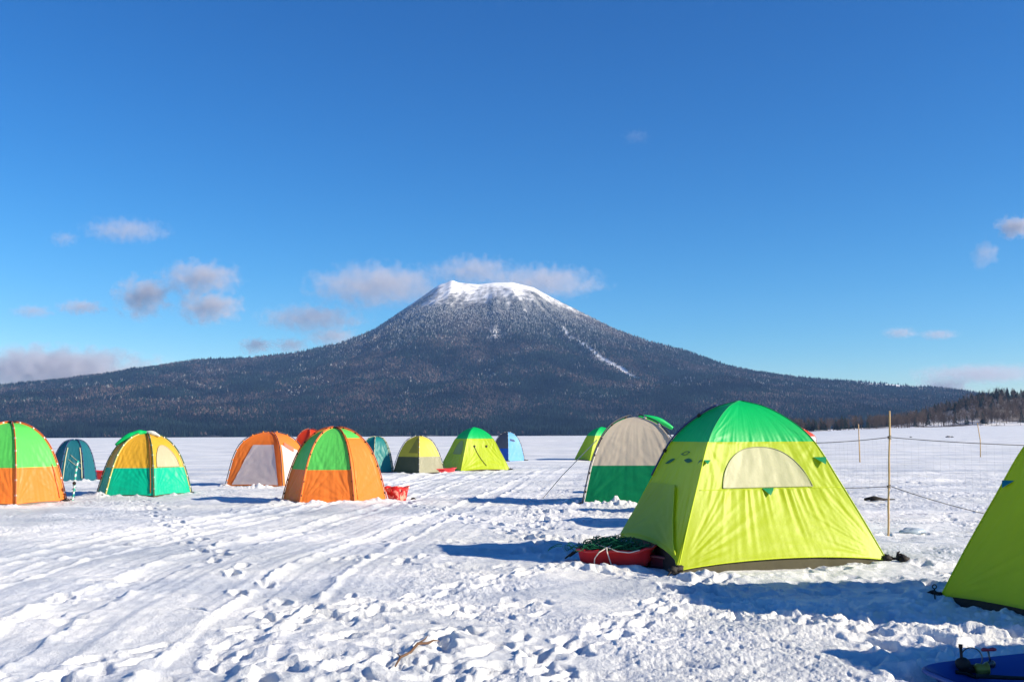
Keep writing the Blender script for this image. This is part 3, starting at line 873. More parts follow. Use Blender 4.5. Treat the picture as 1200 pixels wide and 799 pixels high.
# faces run counter-clockwise from vertex 0; vertex angle = rot + 60 i
# --- orange and light green dome in the middle of the left group
t = dome('orange and light green dome tent with an orange door side, beside the patterned red bag', -4.42, 24.95, 1.27, 231, 1.80,
         {'*': (ORANGE, LGREEN, None), 1: (ORANGE, LGREEN, .86)}, 12, res=36, sleeve=M_ors, pole_m=M_opole)
mb = MB(); mb.tube(t.S(1, np.full(14, .12), np.linspace(.03, .76, 14), .012), .008, 5); mb.build('zip', M_ors, t.root)
mb = MB(); mb.blob((0, 0, 1.81), .10, (1.2, 1.2, .35), seed=3); mb.build('hub', M_black, t.root)
tassel(t, 0, k=.7)
# --- the same kind cut by the left edge
t = dome('orange and light green dome tent cut off by the left edge of the photo', -12.75, 25.4, 1.42, 277, 1.98,
         {'*': (ORANGE, LGREEN, None)}, 13, res=34, sleeve=M_ors, pole_m=M_opole, clip_m=M_clipw)
mb = MB(); mb.blob((0, 0, 1.99), .10, (1.2, 1.2, .35), seed=3); mb.build('hub', M_black, t.root)
mb = MB(); mb.tube(t.S(0, np.full(14, .88), np.linspace(.03, .36, 14), .012), .010, 5); mb.build('zip', M_opole, t.root)
tassel(t, 1, k=1.2)
# --- yellow and turquoise dome
t = dome('golden yellow and turquoise tent with a beige arched window and a green fly on top', -10.35, 28.25, 1.30, 221, 1.68,
         {'*': (TEALG, YEL, None)}, 14, res=34, sleeve=M_yls, pole_m=M_gpole, clip_m=M_clipw, skirt_m=M_skirt)
t.dwin(1, .12, .86, t.vz(.45), t.vz(.80), fabric((.62, .52, .36), .35), M_trim_g, .012, 2.2)
roll(t, [(-.72, -.35, 1.36), (-.52, -.28, 1.52), (-.32, -.2, 1.63), (-.1, -.12, 1.70), (.05, -.1, 1.69)], [.03, .08, .10, .09, .05], fabric(GREEN, .15), 'rolled_fly')
roll(t, [(.02, -.08, 1.69), (.15, -.1, 1.70), (.3, -.12, 1.66), (.44, -.15, 1.60)], [.04, .07, .06, .02], fabric((.72, .76, .70), .15), 'rolled_fly', 'white rolled end of the fly')

mb = MB(); mb.tube(t.S(0, np.full(14, .93), np.linspace(.03, .9, 14), .02), .016, 5); mb.build('zip_flap', plain('brown_strap', (.22, .09, .02), .7, .2, .2, 20, 0), t.root)
tassel(t, 0); tassel(t, 2, k=.6)
# --- small dark teal tent
TEALS = dict(n=6, prof=[(0, 0), (.05, .2), (.13, .42), (.25, .65), (.40, .83), (.55, .93), (.75, .985), (1, 1)])
t = dome('small dark teal tent with pale stripes, behind the slim striped pole', -16.2, 37.0, .80, 237, 1.52, {'*': (TEAL, TEAL, None)}, 15, res=22, pole_m=M_navy, clip_m=M_black, skirt_m=M_navy, poff=.02, **TEALS)
M_pale = plain('pale_tape', (.45, .45, .30), .7, .2, .1, 20, 0)
for u_ in (.12, .92):
    mb = MB(); mb.tube(t.S(0, np.full(14, u_), np.linspace(.05, .62, 14), .012), .018, 5); mb.build('reflective_tape', M_pale, t.root)
mb = MB()
for a_, b_ in (((.35, .48), (.95, .30)), ((.25, .40), (.90, .22))):
    k_ = np.linspace(0, 1, 10); mb.tube(t.S(0, a_[0] + (b_[0] - a_[0]) * k_, a_[1] + (b_[1] - a_[1]) * k_, .012), .007, 4)
mb.build('guy_cord', M_pale, t.root)
t2 = dome('dark teal tent with a pale rim, half hidden behind the orange and green dome', -6.05, 44.3, .86, 205, 1.56, {'*': (TEAL, TEAL, None)}, 16, res=18, pole_m=M_pale, clip_m=M_black, skirt_m=M_navy, poff=.02, **TEALS)
for o_ in [c_ for c_ in t2.root.children if c_.name.startswith('side_panel') or c_.name.startswith('roof_panel')]:
    o_.data.materials[0] = fabric((.02, .26, .27))
# --- orange tent with white panels
t = dome('orange tent with large white panels, left of the orange and green dome', -8.0, 33.0, 1.40, 197, 1.74, {'*': (ORANGE, ORANGE, None)}, 17, n=4, res=30,
         prof=[(0, 0), (.07, .25), (.17, .55), (.32, .78), (.55, .92), (.8, .985), (1, 1)], pole_m=M_pole, clip_m=M_ors, skirt_m=M_black)
WHT = fabric((.72, .66, .66), .3)
t.quad(0, [(.10, .02), (.93, .02), (.86, t.vz(.76)), (.33, t.vz(.76))], WHT, 'door_panel', .015)
t.quad(1, [(.08, .02), (.95, .02), (.80, t.vz(.66)), (.10, t.vz(.76))], WHT, 'window', .015)
t.quad(1, [(.22, t.vz(.74)), (.62, t.vz(.62)), (.66, t.vz(.70)), (.3, t.vz(.80))], fabric((.55, .2, .12), .2), 'rolled_flap', .035, 8)
tassel(t, 0); 
# --- red tent peeping over
t = dome('red tent peeping out between the white-panelled tent and the orange and green dome', -9.35, 46.2, 1.10, 210, 1.90, {'*': ((.75, .05, .02), (.72, .06, .02), None), 5: (ORANGE, ORANGE, None)}, 18, res=18, pole_m=M_opole, clip_m=M_black)
# --- yellow and olive tent
t = dome('pale yellow tent with an olive lower half, behind the flat red sled', -4.1, 43.9, 1.12, 270, 1.60, {'*': (OLIVE, YOL, None), 0: ((.34, .34, .24), (.70, .62, .10), None)}, 19, n=4, res=26,
         prof=[(0, 0), (.10, .25), (.22, .5), (.38, .73), (.55, .88), (.8, .975), (1, 1)], pole_m=M_pole, clip_m=M_clipw, skirt_m=M_black, polec=8)
t.quad(3, [(.45, .42), (.99, .42), (.97, .80), (.80, .82)], fabric((.36, .32, .04), .3), 'folded_flap', .02, 10)
tassel(t, 3, M_navy)
# --- lime and green tent in the middle
t, vs, body, top = pop_tent('lime and green pop-up tent in the distance, right of the olive and yellow one', (-2.32, 45.1), (-.12, 46.2), (-3.45, 47.3), 2.0, 34, 20, win=False)
for i_ in range(4): t.panel(i_, 0, vs, body, 'side_panel'); t.panel(i_, vs, 1, top, 'roof_panel'); t.skirt(i_, M_skirt, .1); t.seam(i_, M_limeseam, .010, 0, vs)
t.lifts = {0: .1}
t.dwin(3, .30, .80, t.vz(.38), t.vz(.68), fabric((.40, .50, .14), .3), M_trim_g, .008)
for u_ in (.28, .66):
    mb = MB(); P_ = t.S(0, np.array([u_]), np.array([t.vz(.55)]), .02)[0]; mb.blob(P_, .05, (1, .5, 1.2), seed=2); mb.build('vent_tab', M_skirt, t.root)
mb = MB(); k_ = np.linspace(0, 1, 12); mb.tube(t.S(0, .28 + .25 * k_, t.vz(.55) - .40 * k_, .015), .012, 5); mb.build('door_zip', M_skirt, t.root)
tassel(t, 1, k=1.6)
# --- light blue tent
t = dome('light blue tent with a grey and deep blue shaded side, farthest of the middle row', -.30, 62.3, 1.05, 272, 1.80, {'*': (LBLUE, LBLUE, None), 3: (DBLUE, (.14, .13, .14), None)}, 21, n=4, res=18, pole_m=M_pole, clip_m=M_clipw, skirt_m=M_navy, poff=.03)  # left face's blue painted deeper to stand for its shade
t.quad(0, [(.2, t.vz(.70)), (.6, t.vz(.66)), (.6, t.vz(.72)), (.2, t.vz(.76))], M_navy, 'vent', .03, 5)
tassel(t, 1, k=1.5); tassel(t, 0, k=1.2)
# --- little lime tent to the left of the beige one
t, vs, body, top = pop_tent('small lime and green tent in the distance, left of the beige one', (4.75, 61.8), (7.4, 62.8), (3.9, 63.6), 2.1, 20, 22, win=False)
for i_ in range(4): t.panel(i_, 0, vs, body, 'side_panel'); t.panel(i_, vs, 1, top, 'roof_panel'); t.skirt(i_, M_black, .1)
# --- far red and white tent at the right
t = dome('red-roofed tent with white walls, peeping out far off behind the big lime tent', 22.45, 79.0, 1.55, 200, 2.15, {'*': ((.80, .74, .74), (.75, .06, .03), .62)}, 23, n=4, res=14, prof=[(0, 0), (.02, .3), (.05, .62), (.45, .82), (1, 1)], pole_m=M_opole, clip_m=M_clipw, zoff=.05)

# ------------------------------------------------------------------ sleds
M_red = plain('red_plastic', (.55, .02, .02), .38, .5, .1, 6, .05)
M_reddark = plain('maroon_plastic', (.10, .012, .018), .4, .5, .1, 6, .05)
def sled(label, x, y, L, W, Hh, az, mat, z=None):
    z0 = gz(x, y) if z is None else z
    o = empty('sled', (x, y, z0), label, 'sled'); o.rotation_euler = (0, 0, az)
    th = np.linspace(0, 2 * PI, 49)
    def loop(l, w, zz, up=0):
        c_, s_ = np.cos(th), np.sin(th); pw = .55
        X = np.sign(c_) * np.abs(c_) ** pw * l / 2; Y = np.sign(s_) * np.abs(s_) ** pw * w / 2
        return np.stack([X, Y, zz + up * np.maximum(X / (l / 2), 0) ** 3 + .01 * np.cos(th * 8)], -1)
    mb = MB()
    mb.grid(np.stack([loop(.05, .05, -.02), loop(L * .84, W * .74, -.02, .05), loop(L * .90, W * .84, .03, .05), loop(L * .97, W * .96, Hh * .92, .06), loop(L, W * 1.02, Hh, .06), loop(L * 1.02, W * 1.08, Hh - .01, .06), loop(L * 1.015, W * 1.07, Hh - .03, .06)][::-1]))
    mb.grid(np.stack([loop(.05, .05, .005), loop(L * .82, W * .70, .005, .05), loop(L * .93, W * .90, Hh * .9, .06), loop(L, W * 1.02, Hh + .002, .06)]))
    mb.build('tray', mat, o)
    mb = MB()
    for s_ in (-1, 1):
        a = np.linspace(0, PI, 14)
        mb.tube(np.stack([-L / 2 - .015 - .13 * np.sin(a), s_ * .10 + .07 * np.cos(a), Hh * .8 - .10 * np.sin(a)], -1), .008, 6)
    mb.build('pull_cord', M_black, o)
    return o
sled('red plastic sled heaped with green netting, against the big lime tent', 1.30, 12.62, 1.0, .55, .20, R(-20), M_red)
sled('dark maroon sled tucked under the raised skirt of the big lime tent', 1.93, 12.45, .62, .50, .16, R(-50), M_reddark)
sled('flat red sled lying between the olive tent and the lime tent behind', -3.2, 44.0, 1.45, .6, .17, R(12), plain('bright_red', (.78, .05, .06), .4, .4, .1, 5, 0), )
sled('red sled showing between the small teal tent and the turquoise one', -15.6, 39.0, 1.6, .7, .30, R(5), M_red)
# green netting on the sled
M_net = plain('green_net', (.01, .13, .055), .7, .2, .5, 25, .3)
mb = MB()
c0 = np.array([1.26, 12.62, gz(1.3, 12.62)])
ca, sa = math.cos(R(-20)), math.sin(R(-20))
for k in range(170):
    th = np.linspace(0, rng.uniform(3, 7), 16)
    lx, ly = rng.normal(0, .22), rng.normal(0, .12)
    hz = .19 + .13 * rng.random() * math.exp(-(lx / .4) ** 2)
    a, b = rng.uniform(.04, .15), rng.uniform(.03, .10)
    X = lx + a * np.cos(th + k); Yl = ly + b * np.sin(th + k); Z = hz + .035 * np.sin(th * rng.uniform(1, 2.5) + k) + rng.normal(0, .004, 16)
    mb.tube(np.stack([c0[0] + X * ca - Yl * sa, c0[1] + X * sa + Yl * ca, c0[2] + np.maximum(Z, .12)], -1), .0045, 4, False)
tag(mb.build('netting', M_net), 'tangled dark green netting heaped on the red sled', 'net')
mb = MB()
mb.blob((c0[0] + .06, c0[1] + .03, c0[2] + .235), .13, (1.7, .8, .42), 22, 14, seed=4, rough=.7)
tag(mb.build('snow_lump', SNOW), 'white lump of snow caught in the green netting on the sled', 'snow lump')
mb = MB()
M_rope = plain('white_rope', (.72, .66, .58), .8, .2, .15, 60, .2)
fx = lambda lx, ly, z_: (c0[0] + lx * ca - ly * sa, c0[1] + lx * sa + ly * ca, c0[2] + z_)
for pts in ([(-.30, .1, .25), (-.2, -.1, .25), (-.02, -.27, .235), (.0, -.335, .19), (.03, -.31, .08), (.05, -.30, .0)], [(-.12, .1, .26), (.02, -.15, .26), (-.02, -.27, .23), (-.10, -.345, .18), (-.16, -.33, .10), (-.17, -.30, .02)], [(.0, -.27, .235), (.12, -.33, .20), (.28, -.34, .19), (.40, -.30, .22)]):
    Q = np.array([fx(*p) for p in pts]); s_ = np.linspace(0, len(Q) - 1, 30)
    mb.tube(np.stack([np.interp(s_, np.arange(len(Q)), Q[:, k]) for k in range(3)], -1), .0065, 5)
tag(mb.build('rope', M_rope), 'knotted white rope hanging over the side of the netting-covered red sled', 'rope')

# patterned red bag beside the orange dome
m, n, l, p, out = mat_new('patterned_red')
tc = n.new('ShaderNodeTexCoord'); vz_ = n.new('ShaderNodeTexNoise'); vz_.inputs['Scale'].default_value = 9; vz_.inputs['Detail'].default_value = 1
l.new(tc.outputs['Object'], vz_.inputs['Vector'])
rp = n.new('ShaderNodeValToRGB'); rp.color_ramp.interpolation = 'CONSTANT'
rp.color_ramp.elements[0].color = (.55, .012, .012, 1); rp.color_ramp.elements[1].position = .56; rp.color_ramp.elements[1].color = (.85, .30, .22, 1)
l.new(vz_.outputs['Fac'], rp.inputs[0]); l.new(rp.outputs[0], p.inputs['Base Color']); p.inputs['Roughness'].default_value = .5
b_ = empty('bag', (-2.90, 25.2, gz(-2.90, 25.2)), 'slumped red patterned bag standing right of the orange and green dome', 'bag')
mb = MB()
n_ = 40; th = (np.arange(n_ + 1) % n_) * 2 * PI / n_
rows = []
for k, (zz, rx, ry) in enumerate(((-.03, .02, .02), (-.03, .20, .15), (.06, .22, .17), (.16, .25, .17), (.26, .27, .14), (.33, .31, .11), (.32, .27, .08), (.26, .2, .06), (.23, .01, .01))):
    rr_ = 1 + .09 * np.sin(th * 5 + k) + .05 * np.sin(th * 9 + k * 2)
    rows.append(np.stack([rx * rr_ * np.cos(th) + .02 * k / 8, ry * rr_ * np.sin(th), zz + .03 * np.sin(th * 3) * (k > 3)], -1))
mb.grid(np.array(rows)); mb.build('sack', m, b_)
mb = MB(); a = np.linspace(0, PI, 16)
mb.tube(np.stack([.16 * np.cos(a) + .02, -.13 - .03 * np.sin(a), .29 - .12 * np.sin(a)], -1), .012, 6)
mb.build('handle', M_red, b_)
mb = MB(); mb.blob((-2.5, 25.3, gz(-2.5, 25.3) + .02), .05, (1.3, 1, .7), seed=4, rough=.4); tag(mb.build('glove', M_black), 'small dark crumpled glove on the snow right of the patterned red bag', 'glove')

# ------------------------------------------------------------------ fence with rope and net
M_bamboo = plain('bamboo', (.50, .34, .17), .6, .3, .25, 6, .2)
M_cord = plain('fence_cord', (.13, .12, .12), .8, .2, .3, 30, 0)
M_netw = plain('fence_net', (.38, .38, .39), .8, .2, .2, 10, 0)
FP = [np.array((3.95, 16.3)), np.array((5.8, 15.6)), np.array((8.9, 13.9))]
fz = [gz(*q) for q in FP]
fe = empty('net_fence', (5.8, 15.6, fz[1]), 'thin cord and net fence on bamboo posts, between the two lime tents', 'fence')
def loc(q, z): return (q[0] - 5.8, q[1] - 15.6, z - fz[1])
for k, q in enumerate(FP):
    mb = MB()
    lean = (.10, 0) if k == 1 else (0, 0)
    zs = np.linspace(-.1, 1.93, 12)
    mb.tube([loc(q + np.array(lean) * (z / 1.9) + np.array([.004 * math.sin(z * 9), 0]), fz[k] + z) for z in zs], [.0165 + .002 * (j % 3 == 0) - .0003 * j for j in range(12)], 8)
    mb.build('post', M_bamboo, fe)
def span(a, za, b, zb, sagz, n=24):
    s_ = np.linspace(0, 1, n)
    return np.array([loc(a + (b - a) * q, za + (zb - za) * q - sagz * 4 * q * (1 - q)) for q in s_])
tops, lows = [], []
for k in (0, 1):
    a, b = FP[k] + (np.array((.075, 0)) if k else 0), FP[k + 1] + (np.array((.075, 0)) if not k else 0)
    T = span(a, fz[k] + (1.47, 1.52)[k], b, fz[k + 1] + (1.52, 1.42)[k], .05)
    Lw = span(a, fz[k] + (.76, .76)[k], b, fz[k + 1] + (.76, .20)[k], (.03, .16)[k])
    tops.append(T); lows.append(Lw)
    mb = MB(); mb.tube(T, .006, 5); mb.build('cord', M_cord, fe)
    mb = MB(); mb.tube(Lw, .006, 5); mb.build('cord', M_cord, fe)
mb = MB()
for T, Lw in zip(tops, lows):
    Ti = np.stack([np.interp(np.linspace(0, 23, 34), np.arange(24), T[:, k]) for k in range(3)], -1)
    Li = np.stack([np.interp(np.linspace(0, 23, 34), np.arange(24), Lw[:, k]) for k in range(3)], -1)
    for j in range(1, 33): mb.tube([Ti[j], (Ti[j] + Li[j]) / 2 + rng.normal(0, .008, 3), Li[j] + rng.normal(0, .004, 3)], .0006, 3, False)
    for q in np.linspace(0, 1, 9)[1:-1]: mb.tube(Ti * (1 - q) + Li * q + rng.normal(0, .004, Ti.shape), .0006, 3, False)
mb.build('net', M_netw, fe)
mb = MB()
for k, zz in ((1, 1.52), (1, .76)):
    q = FP[k] + np.array((.10, 0)) * zz / 1.9
    a = np.linspace(0, 2 * PI * 2.2, 24)
    mb.tube(np.stack([q[0] - 5.8 + .026 * np.cos(a), q[1] - 15.6 + .026 * np.sin(a), zz + np.linspace(-.03, .03, 24)], -1), .006, 5)
mb.build('knot', M_cord, fe)
for (px, py, h, lab) in ((19.4, 56.0, 2.15, 'far thin marker pole standing between the big lime tent and the fence post'), (31.2, 66.5, 2.30, 'farther thin marker pole standing right of the fence post')):
    mb = MB(); z0 = gz(px, py)
    mb.tube([(px - .15 * (px > 25) + .15 * (px > 25) * 0, py, z0 - .1), (px - (.22 if px > 25 else 0) * .5, py, z0 + h * .5), (px - (.25 if px > 25 else 0), py, z0 + h)], [.035, .032, .026], 7)
    tag(mb.build('marker_pole', M_bamboo), lab, 'pole', 'marker poles out on the lake')
# slim striped pole by the left orange tent
m, n, l, p, out = mat_new('striped_pole')
tc = n.new('ShaderNodeTexCoord'); wv = n.new('ShaderNodeTexWave'); wv.bands_direction = 'Z'; wv.inputs['Scale'].default_value = 2.2; wv.inputs['Distortion'].default_value = .6
l.new(tc.outputs['Object'], wv.inputs['Vector']); rp = n.new('ShaderNodeValToRGB'); rp.color_ramp.interpolation = 'CONSTANT'
rp.color_ramp.elements[0].color = (.02, .35, .28, 1); rp.color_ramp.elements[1].position = .55; rp.color_ramp.elements[1].color = (.65, .78, .74, 1)
l.new(wv.outputs['Fac'], rp.inputs[0]); l.new(rp.outputs[0], p.inputs['Base Color'])
z0 = gz(-11.12, 25.4)
po = empty('auger', (-11.12, 25.4, z0), 'slim teal and white ice auger standing in the snow right of the left-edge orange tent', 'ice auger')
mb = MB(); zs = np.linspace(-.05, 1.02, 14)
mb.tube([( .10 * z + .008 * math.sin(z * 7), 0, z) for z in zs], [.022] * 14, 7); mb.build('shaft', m, po)
mb = MB(); th = np.linspace(0, 2 * PI * 5, 90)
zz = np.linspace(0, .42, 90)
mb.grid(np.stack([np.stack([.10 * zz + .02 * np.cos(th), .02 * np.sin(th), zz], -1), np.stack([.10 * zz + .055 * np.cos(th), .055 * np.sin(th), zz + .008], -1)])); mb.build('blade', plain('auger_blade', (.03, .22, .18), .4, .5, .2, 20, 0), po)
mb = MB(); mb.blob((.05, -.03, .45), .045, (1, 1, 1), seed=9); mb.build('grip', M_black, po)
mb = MB(); mb.blob((-11.28, 25.35, gz(-11.28, 25.35) + .02), .06, (2.2, 1, .5), seed=7, rough=.5); tag(mb.build('glove', M_black), 'dark crumpled glove on the snow beside the teal ice auger', 'glove')

# guy line of the beige tent
za, zb = gz(.77, 25.9), 0
mb = MB(); mb.tube([(.77, 25.9, za), (1.25, 25.2, za + .62), (2.05, 24.3, za + 1.5)], .011, 5)
tag(mb.build('guy_line', M_rope), 'white guy line running down to the snow left of the beige tent', 'guy line')

# twig, dark debris
M_twig = plain('twig', (.12, .07, .045), .8, .2, .35, 12, .5)
mb = MB()
P_ = np.array([(-.83, 7.18), (-.81, 7.33), (-.75, 7.42), (-.71, 7.58), (-.64, 7.64), (-.61, 7.78), (-.57, 7.86)])
Q = np.array([(a, b, gz(a, b) + .032 + .006 * math.sin(k * 2.4)) for k, (a, b) in enumerate(P_)])
mb.tube(Q, [.006, .009, .010, .011, .010, .007, .003], 7)
mb.tube([Q[3], Q[3] + [.05, .07, .02], Q[3] + [.06, .15, .03]], [.007, .005, .003], 5)
mb.tube([Q[1], Q[1] + [-.03, .07, .01]], [.006, .003], 5)
tag(mb.build('twig', M_twig), 'crooked brown twig lying on the trampled snow in the foreground', 'twig')
mb = MB()
z0 = gz(8.6, 24)
mb.tube([(8.40, 24.05, z0 + .05), (8.62, 24, z0 + .09), (8.85, 24.02, z0 + .05), (9.15, 24.1, z0 + .045)], [.03, .05, .03, .012], 7)
mb.tube([(8.5, 23.9, z0 + .04), (8.8, 23.95, z0 + .05)], [.025, .015], 6)
tag(mb.build('branch', M_black), 'dark broken branch lying on the snow behind the net fence', 'branch')
mb = MB(); a, b = 6.3, 15.9  # grey-blue lump added in place of a footprint's dark hollow
mb.blob((a, b, gz(a, b) + .03), .10, (2.0, 1, .55), seed=12, rough=.5)
tag(mb.build('footprint_mark', plain('footprint_grey', (.34, .42, .52), .3, .5, .3, 9, .5)), 'grey-blue lump in place of a footprint beside the foot of the fence post', 'footprint mark')
for (a, b, w_, lab) in ((166.5, 418, .9, 'tiny dark rock far out on the lake, left of the pair'), (176.0, 404, 1.6, 'tiny grey rock pair far out on the lake, right of the single rock')):
    mb = MB(); mb.blob((a, b, .15), .55 * w_, (1, 1, .6), seed=5, rough=.4)
    if w_ > 1: mb.blob((a + 1.6, b, .12), .6, (1, 1, .6), seed=6, rough=.4)
    tag(mb.build('rock', plain('rock', (.16, .16, .17), .9, .2, .3, 4, .3)), lab, 'rock')

# ring peg at the corner of the right-hand tent
z0 = gz(4.16, 10.05)
pg = empty('ground_peg', (4.17, 10.04, z0), 'black ring-topped peg in the snow at the corner of the shaded lime tent', 'peg')
mb = MB(); mb.tube([(0, 0, -.1), (.0, 0, .10)], .007, 7); mb.build('shaft', M_black, pg)
mb = MB(); a = np.linspace(0, 2 * PI, 20); mb.tube(np.stack([.020 * np.cos(a), 0 * a, .122 + .020 * np.sin(a)], -1), .006, 6, False); mb.build('ring', M_black, pg)

# ------------------------------------------------------------------ blue sheet with the fishing reels, bottom right corner
M_blue = plain('blue_plastic', (.018, .06, .27), .55, .5, .15, 4, .1)
z0 = gz(3.3, 6.7)
bs = empty('sled', (3.42, 6.46, z0 + .05), 'blue plastic sled in the bottom right corner under the fishing reel', 'sled')
bs.rotation_euler = (0, R(-3), R(9))
th = np.linspace(0, 2 * PI, 61)
def bl(l, w, zz, dent=0):
    c_, s_ = np.cos(th), np.sin(th)
    X = np.sign(c_) * np.abs(c_) ** .32 * l / 2; Y = np.sign(s_) * np.abs(s_) ** .36 * w / 2
    return np.stack([X, Y, zz + dent * .012 * np.sin(X * 14) + 0 * th], -1)
L, W = 1.5, .70
mb = MB()
mb.grid(np.stack([bl(.04, .04, -.04), bl(L * .86, W * .8, -.04), bl(L * .97, W * .95, .08), bl(L, W, .105), bl(L * 1.02, W * 1.06, .095), bl(L * 1.02, W * 1.06, .08)][::-1]))
mb.grid(np.stack([bl(.04, .04, .0, 1), bl(L * .84, W * .76, .0, 1), bl(L * .94, W * .9, .08), bl(L, W, .107)]))
mb.build('tray', M_blue, bs)
# a spinning reel with bail arm, spool and cranked handle lying in the tray
M_metal = plain('reel_metal', (.10, .10, .11), .3, .6, .2, 40, 0, .8)
M_gold = plain('reel_spool', (.28, .22, .03), .35, .5, .3, 40, 0, .3)
M_knob = plain('reel_knob', (.22, .015, .05), .4, .5, .1, 20, 0)
fr = empty('fishing_reel', (3.00, 6.66, z0 + .105), 'black fishing reel with wire bail and maroon handle knob on the blue sled', 'fishing reel')
mb = MB(); mb.blob((-.07, 0, .02), .045, (1.1, 1, .95), seed=1, rough=.15); mb.tube([(-.07, 0, .0), (-.02, .01, -.01), (.05, 0, -.01)], [.03, .026, .03], 10); mb.build('body', M_black, fr)
mb = MB(); mb.tube([(-.075, 0, .02), (-.078, 0, .08), (-.080, 0, .13)], [.014, .009, .010], 8); mb.tube([(-.080, 0, .125), (-.080, 0, .145)], .014, 8); mb.build('bail_arm', M_black, fr)
mb = MB(); a = np.linspace(PI * .98, -PI * .42, 30); mb.tube(np.stack([-.01 + .068 * np.cos(a), .01 * np.sin(a), .060 + .062 * np.sin(a)], -1), .004, 6); mb.build('bail_wire', M_metal, fr)
mb = MB(); mb.tube([(.0, -.02, -.015), (.018, -.02, -.01), (.05, -.02, -.01), (.07, -.02, -.005), (.072, -.02, -.005), (.08, -.02, -.005)], [.028, .040, .034, .034, .042, .042], 16); mb.build('spool', M_gold, fr)
mb = MB(); mb.tube([(.06, 0, .0), (.10, 0, .02), (.115, 0, .02)], [.018, .02, .024], 10); mb.tube([(.112, 0, .02), (.105, 0, .06), (.098, 0, .105)], [.010, .006, .007], 8); mb.blob((.118, 0, .018), .026, (1, .8, 1), seed=3, rough=.1); mb.build('crank', M_metal, fr)
mb = MB(); mb.tube([(.055, 0, .108), (.07, 0, .112), (.10, 0, .110), (.13, 0, .114), (.15, 0, .112)], [.008, .013, .009, .013, .008], 10); mb.build('knob', M_knob, fr)
mb = MB(); mb.tube([(-.12, 0, -.03), (-.06, .0, -.035), (0, -.01, -.06), (.05, -.01, -.10)], [.012, .014, .012, .016], 8); mb.build('foot', M_black, fr)
# rod handle under the reel
mb = MB(); mb.tube([(2.92, 6.44, z0 + .10), (3.12, 6.46, z0 + .085), (3.40, 6.48, z0 + .07)], [.014, .013, .010], 10)
tag(mb.build('fishing_rod', M_black), 'short black rod butt lying under the fishing reel on the blue sled', 'fishing rod')

# ------------------------------------------------------------------ haze and clouds
def vol_mat(name): 
    m, n, l, p, out = mat_new(name); n.remove(p)
    v = n.new('ShaderNodeVolumePrincipled'); l.new(v.outputs[0], out.inputs['Volume']); return m, n, l, v
m, n, l, v = vol_mat('haze_air')
v.inputs['Density'].default_value = 3.9e-5
v.inputs['Color'].default_value = (.27, .52, 1.0, 1)
v.inputs['Anisotropy'].default_value = .1
mb = MB()
X0, X1, Y0, Y1, Z0, Z1 = -8000, 8000, -1500, 8600, -8, 1080
V = np.array([(X0, Y0, Z0), (X1, Y0, Z0), (X1, Y1, Z0), (X0, Y1, Z0), (X0, Y0, Z1), (X1, Y0, Z1), (X1, Y1, Z1), (X0, Y1, Z1)])
hz = np_mesh('haze', V, np.array([(3, 2, 1, 0), (4, 5, 6, 7), (0, 1, 5, 4), (1, 2, 6, 5), (2, 3, 7, 6), (3, 0, 4, 7)]), m, smooth=False); hz['kind'] = 'stuff'

CL = [(-4713, 2517, 463, 123, .5, 'long faint grey cloud highest in the left part of the sky'),
 (-5471, 2414, 154, 82, .22, 'small faint wisp at the left of the highest left cloud'),
 (-4479, 1705, 308, 226, 1.3, 'round pinkish cloud left of the stacked pair of clouds'),
 (-3790, 1922, 432, 185, 1.1, 'wide grey cloud, upper one of the stacked pair'),
 (-3677, 1565, 360, 175, 1.3, 'pale pinkish cloud, lower one of the stacked pair'),
 (-5232, 1572, 257, 82, .8, 'small flat grey cloud left of the round pinkish one'),
 (-5821, 1523, 226, 72, .5, 'faint thin cloud near the left edge above the low cloud bank'),
 (-1607, 1818, 771, 226, 1.2, 'broad pink-grey cloud just left of the mountain top'),
 (-2431, 1424, 566, 144, 1.0, 'long grey cloud below the broad one left of the mountain top'),
 (-3098, 1095, 185, 93, .9, 'small grey cloud above the left forest ridge'),
 (-2685, 1093, 206, 93, .7, 'faint small cloud right of the small grey one above the forest ridge'),
 (-2170, 1194, 308, 103, .8, 'grey cloud touching the mountain slope on the left'),
 (-468, 1992, 463, 165, .7, 'grey cloud right above the left tip of the mountain top'),
 (363, 1853, 668, 174, .95, 'pale cloud behind the right of the mountain top'),
 (-5563, 800, 1131, 250, 3.2, 'long low pink-white cloud bank over the left ridge'),
 (1538, 3665, 154, 82, .05, 'tiny faint cloud high in the middle of the sky'),
 (6165, 2511, 206, 123, 1.2, 'small pinkish cloud at the right edge of the sky'),
 (5784, 2185, 144, 165, .3, 'faint wisp below the small cloud at the right edge'),
 (4703, 1216, 185, 62, .6, 'left one of two thin clouds above the right ridge'),
 (5167, 1193, 206, 56, .6, 'right one of two thin clouds above the right ridge'),
 (5660, 715, 720, 103, 1.2, 'long flat pinkish cloud above the right-hand hill'),
 (5189, 532, 308, 133, 1.3, 'bright small cloud over the dip between ridge and hill')]
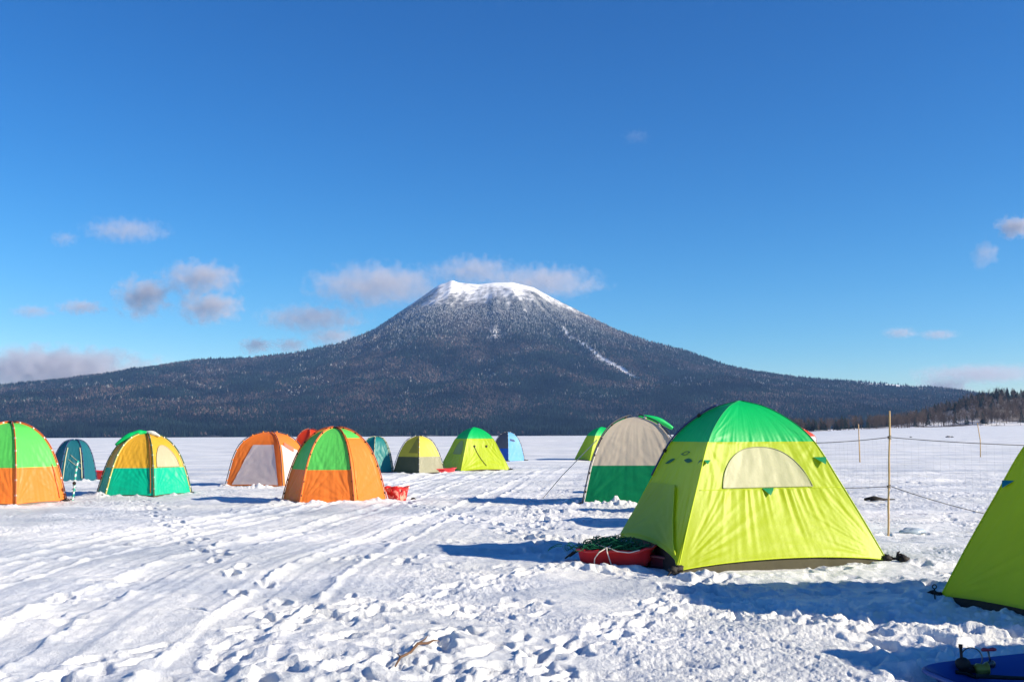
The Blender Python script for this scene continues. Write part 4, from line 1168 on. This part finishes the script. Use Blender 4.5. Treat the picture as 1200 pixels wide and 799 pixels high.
for k, (cx, cz, rx, rz, dn, lab) in enumerate(CL):
    rx *= 1.12; rz *= 1.08
    m, n, l, v = vol_mat('cloud_vapour')
    tc = n.new('ShaderNodeTexCoord')
    mp = n.new('ShaderNodeMapping'); mp.inputs['Location'].default_value = (k * 3.7, k, 0)
    l.new(tc.outputs['Object'], mp.inputs['Vector'])
    nz = n.new('ShaderNodeTexNoise'); nz.inputs['Scale'].default_value = 2.6 / (rz * 1.6); nz.inputs['Detail'].default_value = 5; nz.inputs['Roughness'].default_value = .6
    l.new(mp.outputs[0], nz.inputs['Vector'])
    sc_ = n.new('ShaderNodeVectorMath'); sc_.operation = 'MULTIPLY'; sc_.inputs[1].default_value = (1 / (rx * 1.25), 1 / (rx * .8), 1 / (rz * 1.35))
    l.new(tc.outputs['Object'], sc_.inputs[0])
    ln = n.new('ShaderNodeVectorMath'); ln.operation = 'LENGTH'; l.new(sc_.outputs[0], ln.inputs[0])
    # density = clamp((noise - 0.5) * a + (0.62 - r)) * d
    a1 = n.new('ShaderNodeMath'); a1.operation = 'MULTIPLY_ADD'; a1.inputs[1].default_value = 2.2; a1.inputs[2].default_value = -1.1 + .80
    l.new(nz.outputs['Fac'], a1.inputs[0])
    a2 = n.new('ShaderNodeMath'); a2.operation = 'SUBTRACT'; l.new(a1.outputs[0], a2.inputs[0]); l.new(ln.outputs['Value'], a2.inputs[1])
    a3 = n.new('ShaderNodeMath'); a3.operation = 'MULTIPLY'; a3.use_clamp = False; a3.inputs[1].default_value = dn * 2.6 / (rx * .8); l.new(a2.outputs[0], a3.inputs[0])
    a4 = n.new('ShaderNodeMath'); a4.operation = 'MAXIMUM'; a4.inputs[1].default_value = 0; l.new(a3.outputs[0], a4.inputs[0])
    l.new(a4.outputs[0], v.inputs['Density'])
    v.inputs['Color'].default_value = (.68, .66, .70, 1); v.inputs['Anisotropy'].default_value = 0
    mb = MB(); mb.blob((0, 0, 0), 1, (rx * 1.25, rx * .8, rz * 1.35), 20, 12, .12, k)
    o = mb.build('cloud', m); o.location = (cx, 12000, cz); tag(o, lab, 'cloud', 'small clouds in the blue sky')
